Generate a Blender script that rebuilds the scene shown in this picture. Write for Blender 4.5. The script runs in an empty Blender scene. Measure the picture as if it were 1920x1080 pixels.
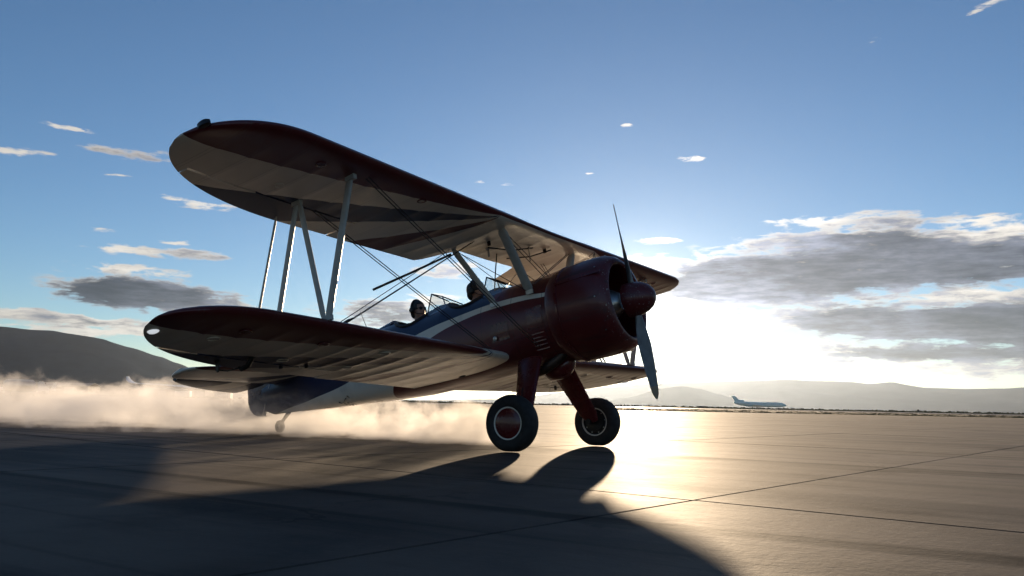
import bpy, bmesh, math, random
from mathutils import Vector, Matrix
random.seed(7)
sc = bpy.context.scene
R = math.radians
COL = sc.collection

# ------------------------------------------------------------------ camera
CAM = Vector((4.99197, -8.78199, 0.53121))
CR = Vector((0.8403454, 0.5416859, 0.0199022))
CU = Vector((0.0580076, -0.1263745, 0.9902851))
CF = Vector((-0.5389386, 0.8310270, 0.1376201))
cd = bpy.data.cameras.new('camera')
cam = bpy.data.objects.new('camera', cd)
COL.objects.link(cam)
cd.sensor_width = 36.0
FPX = 1551.884
cd.lens = FPX * 36 / 1920
cd.clip_start = 0.05
cd.clip_end = 60000
cam.matrix_world = Matrix(((CR.x, CU.x, -CF.x, CAM.x), (CR.y, CU.y, -CF.y, CAM.y), (CR.z, CU.z, -CF.z, CAM.z), (0, 0, 0, 1)))
sc.camera = cam
YAW = -32.964                      # compass direction the camera looks to, degrees from +Y towards +X
FH = Vector((math.sin(R(YAW)), math.cos(R(YAW)), 0))
RH = Vector((math.cos(R(YAW)), -math.sin(R(YAW)), 0))
def at(depth, right, z=0.0):      # a point on the airfield, metres ahead and to the right of where the photographer kneels
    p = Vector((CAM.x, CAM.y, 0)) + FH * depth + RH * right
    p.z = z
    return p
def spot(bearing, depth, z=0.0):  # the same, by survey bearing (1920-wide plate units) from the camera
    k = (bearing - 960) / FPX; base = FH * depth + Vector((0, 0, -CAM.z))
    r = (k * base.dot(CF) - base.dot(CR)) / (RH.dot(CR) - k * RH.dot(CF))
    return at(depth, r, z)

# ------------------------------------------------------------------ light and sky
SUN_EL, SUN_AZ = 5.37, YAW + 8.58
SDIR = Vector((math.sin(R(SUN_AZ)) * math.cos(R(SUN_EL)), math.cos(R(SUN_AZ)) * math.cos(R(SUN_EL)), math.sin(R(SUN_EL))))
SUN_STRENGTH = 5.0
SKY_STRENGTH = 0.075
sl = bpy.data.lights.new('sun', 'SUN')
sl.energy = SUN_STRENGTH
sl.angle = R(0.53)
sl.color = (1.0, 0.75, 0.49)
so = bpy.data.objects.new('sun', sl)
COL.objects.link(so)
so.location = (0, 0, 60)
so.rotation_euler = (-SDIR).to_track_quat('-Z', 'Y').to_euler()
sc.view_settings.view_transform = 'Standard'
sc.view_settings.look = 'None'
sc.view_settings.exposure = 0.85
sc.view_settings.gamma = 1.0
sc.view_settings.use_curve_mapping = False
sc.cycles.use_denoising = True
sc.cycles.volume_bounces = 2
sc.cycles.max_bounces = 8
sc.cycles.sample_clamp_indirect = 6.0

W = bpy.data.worlds.new('World')
sc.world = W
W.use_nodes = True
nt = W.node_tree
nt.nodes.clear()

class NB:
    """small node-building helper"""
    def __init__(s, nt): s.nt = nt
    def n(s, typ, **kw):
        nd = s.nt.nodes.new(typ)
        for k, v in kw.items():
            setattr(nd, k, v)
        return nd
    def set(s, sock, v):
        if isinstance(v, bpy.types.NodeSocket): s.nt.links.new(v, sock)
        elif v is not None: sock.default_value = v
    def m(s, op, a, b=None, c=None, clamp=False):
        nd = s.n('ShaderNodeMath', operation=op, use_clamp=clamp)
        for i, v in enumerate((a, b, c)):
            if v is not None: s.set(nd.inputs[i], v)
        return nd.outputs[0]
    def v(s, op, a, b=None, scale=None):
        nd = s.n('ShaderNodeVectorMath', operation=op)
        s.set(nd.inputs[0], a)
        if b is not None: s.set(nd.inputs[1], b)
        if scale is not None: s.set(nd.inputs['Scale'], scale)
        return nd.outputs['Value'] if op in ('DOT_PRODUCT', 'LENGTH', 'DISTANCE') else nd.outputs['Vector']
    def comb(s, x, y, z):
        nd = s.n('ShaderNodeCombineXYZ')
        for i, v in enumerate((x, y, z)): s.set(nd.inputs[i], v)
        return nd.outputs[0]
    def sep(s, v):
        nd = s.n('ShaderNodeSeparateXYZ'); s.set(nd.inputs[0], v)
        return nd.outputs
    def noise(s, vec, scale, detail=4, rough=.55, dist=0.0, lac=2.0):
        nd = s.n('ShaderNodeTexNoise', noise_dimensions='3D')
        s.set(nd.inputs['Vector'], vec); s.set(nd.inputs['Scale'], scale)
        nd.inputs['Detail'].default_value = detail; nd.inputs['Roughness'].default_value = rough
        nd.inputs['Distortion'].default_value = dist; nd.inputs['Lacunarity'].default_value = lac
        return nd.outputs[0]
    def mix(s, f, a, b):
        nd = s.n('ShaderNodeMix', data_type='RGBA')
        s.set(nd.inputs[0], f); s.set(nd.inputs[6], a); s.set(nd.inputs[7], b)
        return nd.outputs[2]
    def smooth(s, x, a, b, lo=0.0, hi=1.0):
        nd = s.n('ShaderNodeMapRange', interpolation_type='SMOOTHSTEP')
        s.set(nd.inputs[0], x)
        for i, v in enumerate((a, b, lo, hi)): s.set(nd.inputs[i + 1], v)
        return nd.outputs[0]

# clouds: (azimuth from the view axis, elevation, half width, half height, thickness), degrees of sky
CLOUDS = [(13.5, 8.5, 4.43, 1.26, 1.0), (18.7, 8.98, 5.54, 1.26, 1.15), (23.9, 9.05, 5.54, 1.26, 1.15), (28.8, 9.18, 4.8, 1.03, 1.0), (32.4, 9.12, 4.43, 0.96, 1.0), (16.7, 7.38, 5.91, 0.81, 0.75), (19.1, 10.93, 4.43, 0.41, 0.75), (23.1, 11.14, 3.69, 0.55, 0.85), (26.8, 10.5, 3.69, 0.48, 0.8), (29.4, 10.53, 2.03, 0.44, 0.7), (19.8, 12.14, 2.77, 0.3, 0.65), (25.3, 12.06, 2.95, 0.48, 0.8), (30.3, 11.52, 2.22, 0.3, 0.7), (31.8, 10.93, 1.48, 0.37, 0.7), (9.8, 9.74, 2.22, 0.37, 0.7), (28.6, 5.55, 7.38, 1.03, 1.2), (22.6, 5.7, 5.54, 0.74, 0.95), (32.2, 5.19, 4.43, 1.33, 1.2), (17.6, 5.78, 2.95, 0.52, 0.7), (30.1, 7.04, 5.17, 0.3, 0.65), (25.3, 4.91, 4.8, 0.59, 0.8), (24.0, 3.59, 5.17, 0.44, 0.9), (28.5, 3.45, 4.43, 0.44, 0.8), (21.2, 2.57, 7.38, 0.37, 0.65), (31.2, 2.57, 4.43, 0.44, 0.8), (15.2, 2.89, 3.32, 0.41, 0.6), (14.2, 4.38, 3.32, 0.33, 0.5), (-25.4, 6.56, 3.51, 0.81, 1.15), (-22.5, 6.19, 4.06, 0.74, 1.15), (-19.9, 5.66, 2.58, 0.37, 0.7), (-24.9, 7.88, 2.95, 0.3, 0.7), (-28.2, 4.48, 5.54, 0.33, 0.75), (-30.2, 4.67, 4.43, 0.26, 0.65), (-25.8, 3.9, 6.28, 0.33, 0.7), (-25.2, 9.02, 2.22, 0.26, 0.65), (-21.1, 9.12, 2.58, 0.37, 0.75), (-26.9, 10.13, 0.92, 0.15, 0.5), (-22.1, 9.82, 1.11, 0.15, 0.5), (-25.6, 15.1, 2.58, 0.3, 0.75), (-29.7, 16.03, 1.48, 0.15, 0.5), (-31.9, 14.14, 1.66, 0.26, 0.65), (-25.9, 13.53, 0.92, 0.15, 0.5), (-23.1, 12.49, 0.92, 0.18, 0.5), (-20.7, 12.34, 2.03, 0.37, 0.5), (-0.7, 15.06, 0.81, 0.22, 0.65), (-4.5, 8.97, 2.03, 0.66, 0.75), (-8.3, 5.91, 4.06, 0.89, 1.0), (-5.9, 7.02, 2.22, 0.37, 0.6), (8.3, 18.82, 0.44, 0.18, 0.5), (12.6, 16.63, 0.66, 0.15, 0.5), (9.8, 11.19, 1.48, 0.18, 0.6), (24.5, 22.72, 0.55, 0.3, 0.45), (5.5, 15.84, 0.44, 0.11, 0.5), (31.6, 23.99, 1.66, 0.15, 0.5), (30.1, 23.8, 0.44, 0.15, 0.45), (-2.8, 15.18, 0.66, 0.15, 0.45)]
def build_world():
    b = NB(nt)
    out = b.n('ShaderNodeOutputWorld')
    bg = b.n('ShaderNodeBackground')
    sky = b.n('ShaderNodeTexSky', sky_type='NISHITA', sun_disc=False)
    sky.sun_elevation = R(SUN_EL); sky.sun_rotation = R(SUN_AZ)
    sky.altitude = 1500; sky.air_density = 1.0; sky.dust_density = 0.15; sky.ozone_density = 2.2
    tc = b.n('ShaderNodeTexCoord')
    d = b.v('NORMALIZE', tc.outputs['Generated'])
    x = b.v('DOT_PRODUCT', d, tuple(RH)); y = b.v('DOT_PRODUCT', d, tuple(FH))
    z = b.sep(d)[2]
    az = b.m('MULTIPLY', b.m('ARCTAN2', x, y), 180 / math.pi)
    el = b.m('MULTIPLY', b.m('ARCSINE', z), 180 / math.pi)
    q = b.comb(az, el, 0.0)
    # ragged outlines: warp the lookup by noise
    qs = b.v('MULTIPLY', q, (0.42, 1.1, 0))
    w1 = b.n('ShaderNodeTexNoise'); b.set(w1.inputs['Vector'], qs); w1.inputs['Scale'].default_value = .7; w1.inputs['Detail'].default_value = 5
    warp = b.v('MULTIPLY', b.v('SUBTRACT', w1.outputs['Color'], (.5, .5, .5)), (3.0, 1.0, 0))
    qw = b.v('ADD', q, warp)
    acc = accd = 0.0
    for (ca, ce, cw, ch, amp) in CLOUDS:
        if amp >= .75:      # shaded underside of a thick bank, sitting low in it
            t = b.v('MULTIPLY', b.v('SUBTRACT', qw, (ca, ce - .10 * ch, 0)), (1 / (cw * 1.06), 1 / (ch * 1.08), 0))
            accd = b.m('MULTIPLY_ADD', b.m('POWER', 0.36, b.v('DOT_PRODUCT', t, t)), amp if amp >= .9 else amp * .75, accd)
        t = b.v('MULTIPLY', b.v('SUBTRACT', qw, (ca, ce, 0)), (1 / cw, 1 / ch, 0))
        g = b.m('POWER', 0.36, b.v('DOT_PRODUCT', t, t))
        acc = b.m('MULTIPLY_ADD', g, amp + (.20 if amp < .8 else .12), acc)
    # thin unplanned cloud all round the horizon, so that the sky goes on outside the frame
    lowband = b.m('MULTIPLY', b.smooth(el, 14.0, 3.0), b.smooth(el, -1.0, 1.0))
    big = b.noise(b.v('MULTIPLY', q, (.06, .22, 0)), 1.0, 4, .55)
    side = b.smooth(b.m('ABSOLUTE', az), 31.0, 40.0)
    acc = b.m('ADD', acc, b.m('MULTIPLY', b.m('MULTIPLY', b.smooth(big, .48, .62), lowband), b.m('MULTIPLY_ADD', side, 0.9, 0.12)))
    n1 = b.noise(b.v('MULTIPLY', q, (.45, 1.3, 0)), 1.0, 10, .60, .4)
    n2 = b.noise(b.v('MULTIPLY', q, (.55, 3.4, 0)), 1.0, 7, .6)
    det = b.m('ADD', b.m('MULTIPLY_ADD', n1, 2.9, -1.47), b.m('MULTIPLY_ADD', n2, 1.9, -0.95))
    D = b.m('ADD', b.m('MINIMUM', acc, 1.5), b.m('MULTIPLY', det, b.smooth(acc, 0.02, 0.35)))
    n3 = b.noise(b.v('MULTIPLY', q, (.16, .5, 0)), 1.0, 5, .6)
    n4 = b.noise(b.v('MULTIPLY', qw, (.9, 2.4, 0)), 1.0, 6, .62)
    alpha = b.smooth(D, 0.20, 0.84)
    dark = b.m('MULTIPLY', b.smooth(b.m('ADD', b.m('MINIMUM', accd, 1.2), b.m('ADD', b.m('MULTIPLY_ADD', n1, 1.5, -.75), b.m('MULTIPLY_ADD', n2, 1.6, -.8))), 0.04, 0.98), 1.0)
    # angle to the sun
    ca_ = b.v('DOT_PRODUCT', d, tuple(SDIR))
    th = b.m('MULTIPLY', b.m('ARCCOSINE', b.m('MINIMUM', ca_, 0.999999)), 180 / math.pi)
    glow1 = b.m('POWER', math.e, b.m('MULTIPLY', th, -1 / 1.3))
    glow2 = b.m('POWER', math.e, b.m('MULTIPLY', th, -1 / 5.0))
    glow3 = b.m('POWER', math.e, b.m('MULTIPLY', th, -1 / 18.0))
    g3 = b.n('ShaderNodeCombineXYZ')
    glow = b.m('ADD', b.m('MULTIPLY', glow1, G1), b.m('MULTIPLY', glow2, G2))
    for i, k in enumerate((1.0, .93, .80)): b.set(g3.inputs[i], b.m('MULTIPLY', glow, k))
    skyc = b.v('ADD', b.v('MULTIPLY', sky.outputs[0], SKY_TINT), g3.outputs[0])
    # cloud light: thin edges pass the sunlight on, thick bodies stay grey
    edge = b.m('ADD', b.m('MULTIPLY', glow3, 6.0), b.m('ADD', 4.6, b.m('MULTIPLY', glow2, 12.0)))
    edge = b.m('MULTIPLY', edge, b.m('MULTIPLY_ADD', n3, 1.2, .45))
    body = b.m('ADD', b.m('MULTIPLY', glow3, 2.3), b.m('ADD', 0.50, b.m('MULTIPLY', glow2, 4.0)))
    body = b.m('MULTIPLY', body, b.m('MULTIPLY', b.smooth(n2, .30, .70, .65, 1.4), b.smooth(n3, .34, .66, 1.4, .65)))
    ec = b.v('SCALE', (1.0, .93, .83), scale=edge)
    body = b.m('MULTIPLY', body, b.m('MULTIPLY_ADD', b.smooth(b.m('ADD', accd, b.m('MULTIPLY_ADD', n3, 1.2, -.6)), .5, 1.3), -.55, 1.32))
    bc = b.v('SCALE', (.78, .84, 1.08), scale=body)
    cc = b.mix(dark, ec, bc)
    # deep bodies near the sun still glow
    fin = b.mix(b.m('MULTIPLY', alpha, 0.93), skyc, cc)
    # haze band low over the horizon
    b.set(bg.inputs['Color'], fin)
    bg.inputs['Strength'].default_value = SKY_STRENGTH
    b.nt.links.new(bg.outputs[0], out.inputs[0])
G1, G2 = 60.0, 1.3
SKY_TINT = (.93, 1.01, 1.15)
build_world()

# ------------------------------------------------------------------ helpers
def link(o, parent=None):
    COL.objects.link(o)
    if parent is not None: o.parent = parent
    return o
def tag(o, label=None, cat=None, group=None, kind=None):
    if label: o['label'] = label
    if cat: o['category'] = cat
    if group: o['group'] = group
    if kind: o['kind'] = kind
    return o
def mesh(name, verts, faces, mats, parent=None, smooth=True, angle=40, fm=None):
    me = bpy.data.meshes.new(name)
    me.from_pydata([tuple(v) for v in verts], [], faces)
    bm = bmesh.new(); bm.from_mesh(me)
    bmesh.ops.recalc_face_normals(bm, faces=bm.faces)
    bm.to_mesh(me); bm.free()
    if not isinstance(mats, (list, tuple)): mats = [mats]
    for m in mats: me.materials.append(m)
    if fm is not None:
        for p, i in zip(me.polygons, fm): p.material_index = i
    if smooth:
        me.shade_smooth()
        if angle < 180: me.set_sharp_from_angle(angle=R(angle))
    return link(bpy.data.objects.new(name, me), parent)
def copy_obj(o, parent=None, mat=None):
    c = o.copy(); COL.objects.link(c)
    if parent is not None: c.parent = parent
    return c
def copy_tree(o, parent=None):
    c = copy_obj(o, parent)
    for ch in list(o.children): copy_tree(ch, c)
    return c
def empty(name, loc=(0, 0, 0), rz=0.0):
    o = bpy.data.objects.new(name, None); COL.objects.link(o)
    o.empty_display_size = .3; o.location = loc; o.rotation_euler = (0, 0, rz)
    return o
class G:
    """collects shapes for one mesh"""
    def __init__(s): s.v = []; s.f = []
    def add(s, v, f):
        k = len(s.v); s.v += [Vector(p) for p in v]; s.f += [tuple(i + k for i in q) for q in f]; return s
    def loft(s, rings, cap=True, closed=True):
        n = len(rings[0]); v = [p for r in rings for p in r]; f = []
        for i in range(len(rings) - 1):
            for j in range(n if closed else n - 1):
                a, b_ = i * n + j, i * n + (j + 1) % n
                f.append((a, b_, b_ + n, a + n))
        if cap and closed:
            f.append(tuple(range(n - 1, -1, -1))); f.append(tuple(range((len(rings) - 1) * n, len(rings) * n)))
        return s.add(v, f)
    def box(s, c, d, rot=None):
        M = rot if rot is not None else Matrix.Identity(3)
        v = [Vector(c) + M @ Vector((x * d[0] / 2, y * d[1] / 2, z * d[2] / 2)) for x in (-1, 1) for y in (-1, 1) for z in (-1, 1)]
        return s.add(v, [(0, 1, 3, 2), (4, 6, 7, 5), (0, 4, 5, 1), (2, 3, 7, 6), (0, 2, 6, 4), (1, 5, 7, 3)])
    def tube(s, pts, r, n=8):
        pts = [Vector(p) for p in pts]; rings = []
        for i, p in enumerate(pts):
            t = (pts[min(i + 1, len(pts) - 1)] - pts[max(i - 1, 0)]).normalized()
            u = t.orthogonal().normalized() if i == 0 else (u - t * u.dot(t)).normalized()
            w = t.cross(u); rr = r[i] if isinstance(r, (list, tuple)) else r
            rings.append([p + (u * math.cos(2 * math.pi * k / n) + w * math.sin(2 * math.pi * k / n)) * rr for k in range(n)])
        return s.loft(rings)
    def strut(s, p0, p1, chord, thick, cdir=(1, 0, 0), n=14, taper=1.0):
        p0, p1 = Vector(p0), Vector(p1); t = (p1 - p0).normalized()
        c = Vector(cdir); c = (c - t * c.dot(t)).normalized(); w = t.cross(c); rings = []
        L = (p1 - p0).length
        for q in (0, .06, .25, .5, .75, .94, 1):
            k = .62 if q in (0, 1) else 1.0
            k *= 1 + (taper - 1) * q
            ring = []
            for i in range(n):
                a = 2 * math.pi * i / n; x = math.cos(a)
                ring.append(p0 + t * L * q + c * (x * chord / 2 * k) + w * (math.sin(a) * thick / 2 * k * (0.75 + .25 * x)))
            rings.append(ring)
        return s.loft(rings)
    def lathe(s, prof, c, ax=(0, 1, 0), n=40, closed_prof=False):
        ax = Vector(ax).normalized(); u = ax.orthogonal().normalized(); w = ax.cross(u); c = Vector(c)
        rings = [[c + ax * h + (u * math.cos(2 * math.pi * k / n) + w * math.sin(2 * math.pi * k / n)) * max(r, 1e-4) for k in range(n)] for r, h in prof]
        if closed_prof: rings.append(rings[0]); return s.loft(rings, cap=False)
        return s.loft(rings)
    def obj(s, name, mats, parent=None, smooth=True, angle=40): return mesh(name, s.v, s.f, mats, parent, smooth, angle)

def principled(name):
    m = bpy.data.materials.new(name); m.use_nodes = True
    b = NB(m.node_tree); p = m.node_tree.nodes['Principled BSDF']
    return m, b, p
def pmat(name, col, rough=.5, metal=0.0, var=.12, scale=6.0, bump=0.0, bscale=60.0, coat=0.0, rvar=.1, spec=.5, col2=None):
    m, b, p = principled(name)
    tc = b.n('ShaderNodeTexCoord').outputs['Object']
    n = b.noise(tc, scale, 5, .6)
    c2 = col2 or tuple(c * (1 - 2.5 * var) for c in col)
    b.set(p.inputs['Base Color'], b.mix(b.smooth(n, .35, .7), (*col, 1), (*c2, 1)))
    b.set(p.inputs['Roughness'], b.m('MULTIPLY_ADD', n, rvar * 2, rough - rvar, clamp=True))
    p.inputs['Metallic'].default_value = metal
    p.inputs['Specular IOR Level'].default_value = spec
    p.inputs['Coat Weight'].default_value = coat
    if bump:
        bp = b.n('ShaderNodeBump'); bp.inputs['Strength'].default_value = bump; bp.inputs['Distance'].default_value = .01
        b.set(bp.inputs['Height'], b.noise(tc, bscale, 4, .6)); b.nt.links.new(bp.outputs[0], p.inputs['Normal'])
    return m
MAROON, CREAM, NAVY = (.105, .011, .012), (.72, .66, .55), (.010, .020, .058)
def sunburst(name, xc, yc, bounds, cols):
    """radiating paint scheme: bands by the angle round a point on the leading edge"""
    m, b, p = principled(name)
    tc = b.n('ShaderNodeTexCoord').outputs['Object']
    s = b.sep(tc)
    ang = b.m('MULTIPLY', b.m('ARCTAN2', b.m('SUBTRACT', xc, s[0]), b.m('SUBTRACT', b.m('ABSOLUTE', s[1]), yc)), 180 / math.pi)
    ang = b.m('ADD', ang, b.m('MULTIPLY_ADD', b.noise(tc, 3.0, 2, .5), .5, -.25))
    cr = b.n('ShaderNodeValToRGB'); cr.color_ramp.interpolation = 'CONSTANT'
    b.set(cr.inputs[0], b.m('MULTIPLY_ADD', ang, 1 / 360, .5))
    el = cr.color_ramp.elements
    el[0].position = 0; el[0].color = (*cols[0], 1)
    el[1].position = bounds[0] / 360 + .5; el[1].color = (*cols[1], 1)
    for bo, c in zip(bounds[1:], cols[2:]):
        e = el.new(bo / 360 + .5); e.color = (*c, 1)
    tp = b.m('ABSOLUTE', b.m('SUBTRACT', b.m('FRACT', b.m('ADD', b.m('DIVIDE', b.m('ABSOLUTE', s[1]), .305), .5)), .5))
    tape = b.m('MULTIPLY', b.smooth(tp, .075, .060), b.smooth(tp, .035, .050))   # frayed edges of the rib tapes
    n = b.noise(tc, 2.2, 6, .62); n2 = b.noise(b.v('MULTIPLY', tc, (2, 14, 2)), 1.0, 4, .6)
    dirt = b.m('MULTIPLY_ADD', b.smooth(n, .45, .75), .16, b.m('MULTIPLY', b.smooth(n2, .5, .8), .12))
    dirt = b.m('ADD', dirt, b.m('MULTIPLY', tape, .22))
    b.set(p.inputs['Base Color'], b.mix(dirt, cr.outputs[0], (.10, .085, .07, 1)))
    b.set(p.inputs['Roughness'], b.m('MULTIPLY_ADD', n, .16, .32))
    p.inputs['Coat Weight'].default_value = .12
    bp = b.n('ShaderNodeBump'); bp.inputs['Strength'].default_value = .12; bp.inputs['Distance'].default_value = .004
    b.set(bp.inputs['Height'], b.noise(tc, 34, 4, .6)); b.nt.links.new(bp.outputs[0], p.inputs['Normal'])
    return m
BURST = (MAROON, CREAM, NAVY, CREAM, MAROON, CREAM)
M_UP = sunburst('upper_wing_paint', .35, 1.15, (9.5, 21.7, 37.2, 58, 75), BURST)
M_LO = sunburst('lower_wing_paint', -.30, .70, (9, 21, 31, 55, 67), BURST)
M_ST = sunburst('tailplane_paint', -4.0, .10, (7, 28, 52, 68), (MAROON, CREAM, NAVY, CREAM, NAVY))
M_CREAM = pmat('cream_paint', CREAM, .34, var=.06, coat=.2)
M_MAROON = pmat('maroon_paint', MAROON, .28, var=.08, coat=.3)
def cowl_paint():
    m, b, p = principled('cowl_paint'); tc = b.n('ShaderNodeTexCoord').outputs['Object']; s = b.sep(tc)
    st = b.noise(b.v('MULTIPLY', tc, (.9, 12, 12)), 1.0, 5, .62); n = b.noise(tc, 5, 5, .6)
    c = b.mix(b.m('MULTIPLY', b.smooth(st, .50, .70), .6), (*MAROON, 1), (.022, .015, .012, 1))
    c = b.mix(b.m('MULTIPLY', b.smooth(n, .55, .75), .35), c, (.06, .03, .025, 1))
    chip = b.m('MULTIPLY', b.smooth(b.noise(tc, 45, 3, .6), .64, .68), b.smooth(s[0], 1.05, 1.17))
    c = b.mix(chip, c, (.35, .33, .30, 1))
    b.set(p.inputs['Base Color'], c); b.set(p.inputs['Roughness'], b.m('ADD', b.m('MULTIPLY_ADD', n, .2, .28), b.m('MULTIPLY', b.smooth(st, .5, .7), .2)))
    p.inputs['Coat Weight'].default_value = .1
    bp = b.n('ShaderNodeBump'); bp.inputs['Strength'].default_value = .18; bp.inputs['Distance'].default_value = .01
    b.set(bp.inputs['Height'], b.noise(tc, 6, 3, .5)); b.nt.links.new(bp.outputs[0], p.inputs['Normal'])
    return m
M_COWL = cowl_paint()
M_NAVY = pmat('navy_paint', NAVY, .28, var=.08, coat=.3)
M_STRUT = pmat('strut_paint', (.42, .40, .35), .38, var=.07, scale=14)
M_WIRE = pmat('wire_steel', (.06, .06, .06), .4, metal=.7, scale=40)
M_DARK = pmat('black_metal', (.018, .018, .018), .45, metal=.3, scale=20)
M_STEEL = pmat('worn_grey_blade', (.20, .19, .18), .42, metal=.45, scale=8, rvar=.06)
M_TIP = pmat('blade_tip_paint', (.30, .20, .10), .4)
M_RUBBER = pmat('tyre_rubber', (.020, .019, .018), .75, var=.2, scale=18, bump=.25, bscale=90)
M_ALU = pmat('bare_aluminium', (.45, .44, .42), .32, metal=.85, scale=12)
M_LEATHER = pmat('coaming_leather', (.022, .014, .010), .6, scale=20, bump=.3, bscale=80)
M_COCK = pmat('cockpit_lining', (.03, .03, .028), .7)
M_EXH = pmat('exhaust_steel', (.09, .06, .045), .5, metal=.8, scale=16, col2=(.03, .025, .02))
def glass(name, tint=(.9, .95, .95)):
    m, b, p = principled(name)
    tr = b.n('ShaderNodeBsdfTransparent'); tr.inputs[0].default_value = (*tint, 1)
    gl = b.n('ShaderNodeBsdfGlossy'); gl.inputs['Roughness'].default_value = .03
    mx = b.n('ShaderNodeMixShader'); fr = b.n('ShaderNodeFresnel'); fr.inputs[0].default_value = 1.45
    b.set(mx.inputs[0], b.m('MULTIPLY', fr.outputs[0], .35)); b.nt.links.new(tr.outputs[0], mx.inputs[1]); b.nt.links.new(gl.outputs[0], mx.inputs[2])
    out = [n for n in b.nt.nodes if n.type == 'OUTPUT_MATERIAL'][0]
    b.nt.links.new(mx.outputs[0], out.inputs[0])
    return m
M_GLASS = glass('windshield_glass')
M_LENS = pmat('lamp_lens', (.85, .87, .9), .12, spec=.9, coat=.6)
M_LENS.node_tree.nodes['Principled BSDF'].inputs['Emission Color'].default_value = (.9, .95, 1, 1)
M_LENS.node_tree.nodes['Principled BSDF'].inputs['Emission Strength'].default_value = .35   # slight white emission on the wing-tip lamp lenses

# ------------------------------------------------------------------ ground
def concrete(name, joints=False):
    m, b, p = principled(name)
    pos = b.n('ShaderNodeNewGeometry').outputs['Position']
    oi = b.n('ShaderNodeObjectInfo').outputs['Random']
    big = b.noise(pos, .22, 5, .6); mid = b.noise(pos, 1.6, 6, .62); fine = b.noise(pos, 38, 4, .65)
    # long smears along the taxi direction
    sm = b.noise(b.v('MULTIPLY', pos, (.10, 1.1, 1)), 1.0, 6, .6)
    sm2 = b.noise(b.v('MULTIPLY', pos, (1.6, .14, 1)), 1.0, 5, .6)
    c = b.mix(b.smooth(big, .40, .60), (.095, .070, .054, 1), (.056, .043, .036, 1))
    c = b.mix(b.m('MULTIPLY', b.smooth(mid, .48, .72), .55), c, (.034, .030, .029, 1))
    c = b.mix(b.m('MULTIPLY', b.smooth(sm, .46, .62), .75), c, (.028, .026, .026, 1))
    c = b.mix(b.m('MULTIPLY', b.smooth(sm2, .55, .72), .35), c, (.10, .085, .07, 1))
    c = b.mix(b.m('MULTIPLY', b.smooth(fine, .5, .75), .35), c, (.10, .086, .074, 1))
    # tyre scrub arcs left where aircraft turned
    s = b.sep(pos)
    for (ax, ay, r0, a0) in ((3.2, 6.5, 4.9, .9), (-1.5, -1.2, 5.2, .8), (6.0, 1.5, 4.6, .8)):
        rad = b.m('SQRT', b.m('ADD', b.m('POWER', b.m('SUBTRACT', s[0], ax), 2), b.m('POWER', b.m('SUBTRACT', s[1], ay), 2)))
        band = b.m('MULTIPLY', b.smooth(b.m('ABSOLUTE', b.m('SUBTRACT', rad, r0)), .17, .09), b.smooth(b.m('SINE', b.m('MULTIPLY', rad, 95)), -.2, .6))
        c = b.mix(b.m('MULTIPLY', b.m('MULTIPLY', band, b.smooth(mid, .35, .6)), a0 * .55), c, (.020, .018, .018, 1))
    # wandering cracks, some filled with tar, and long rubber smears
    vc = b.n('ShaderNodeTexVoronoi', feature='DISTANCE_TO_EDGE'); b.set(vc.inputs['Vector'], b.v('ADD', b.v('MULTIPLY', pos, (.21, .13, .2)), b.v('SCALE', b.comb(mid, big, 0.0), scale=.35))); vc.inputs['Scale'].default_value = 1.0
    crack = b.m('MULTIPLY', b.smooth(vc.outputs['Distance'], .006, .002), b.smooth(big, .46, .54))
    c = b.mix(b.m('MULTIPLY', crack, .8), c, (.014, .013, .013, 1))
    skid = b.noise(b.v('MULTIPLY', pos, (.05, 2.6, 1)), 1.0, 3, .5)
    c = b.mix(b.m('MULTIPLY', b.smooth(skid, .55, .64), .7), c, (.018, .017, .017, 1))
    blot = b.noise(pos, .75, 3, .5)
    c = b.mix(b.m('MULTIPLY', b.smooth(blot, .60, .72), .6), c, (.024, .021, .020, 1))
    # oil drips
    vo = b.n('ShaderNodeTexVoronoi'); b.set(vo.inputs['Vector'], pos); vo.inputs['Scale'].default_value = .8
    spot = b.m('MULTIPLY', b.smooth(vo.outputs['Distance'], .10, .03), b.smooth(big, .5, .6))
    c = b.mix(b.m('MULTIPLY', spot, .7), c, (.02, .018, .017, 1))
    hs = b.n('ShaderNodeHueSaturation'); b.set(hs.inputs['Value'], b.m('MULTIPLY_ADD', oi, .22, .89)); b.set(hs.inputs['Color'], c)
    col = hs.outputs[0]
    if joints:
        GA = R(-6.6); s = b.sep(b.comb(b.m('ADD', b.m('MULTIPLY', s[0], math.cos(GA)), b.m('MULTIPLY', s[1], math.sin(GA))), b.m('SUBTRACT', b.m('MULTIPLY', s[1], math.cos(GA)), b.m('MULTIPLY', s[0], math.sin(GA))), 0.0))
        jx = b.m('ABSOLUTE', b.m('SUBTRACT', b.m('FRACT', b.m('DIVIDE', b.m('ADD', s[0], 1000 * 4.07 - 3.69), 4.07)), .5))
        jy = b.m('ABSOLUTE', b.m('SUBTRACT', b.m('FRACT', b.m('DIVIDE', b.m('ADD', s[1], 500 * 7.4 + 3.72), 7.4)), .5))
        j = b.m('MAXIMUM', b.smooth(jx, .488, .495), b.smooth(jy, .494, .4975))
        col = b.mix(b.m('MULTIPLY', j, .7), col, (.02, .018, .017, 1))
    b.set(p.inputs['Base Color'], col)
    b.set(p.inputs['Roughness'], b.m('ADD', b.m('MULTIPLY_ADD', mid, .14, .66), b.m('MULTIPLY_ADD', big, .24, -.10)))
    dull = b.m('ADD', b.m('MULTIPLY', b.smooth(sm, .44, .62), .5), b.m('ADD', b.m('MULTIPLY', b.smooth(skid, .53, .66), .5), b.m('MULTIPLY', b.smooth(blot, .52, .70), .45)))
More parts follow.
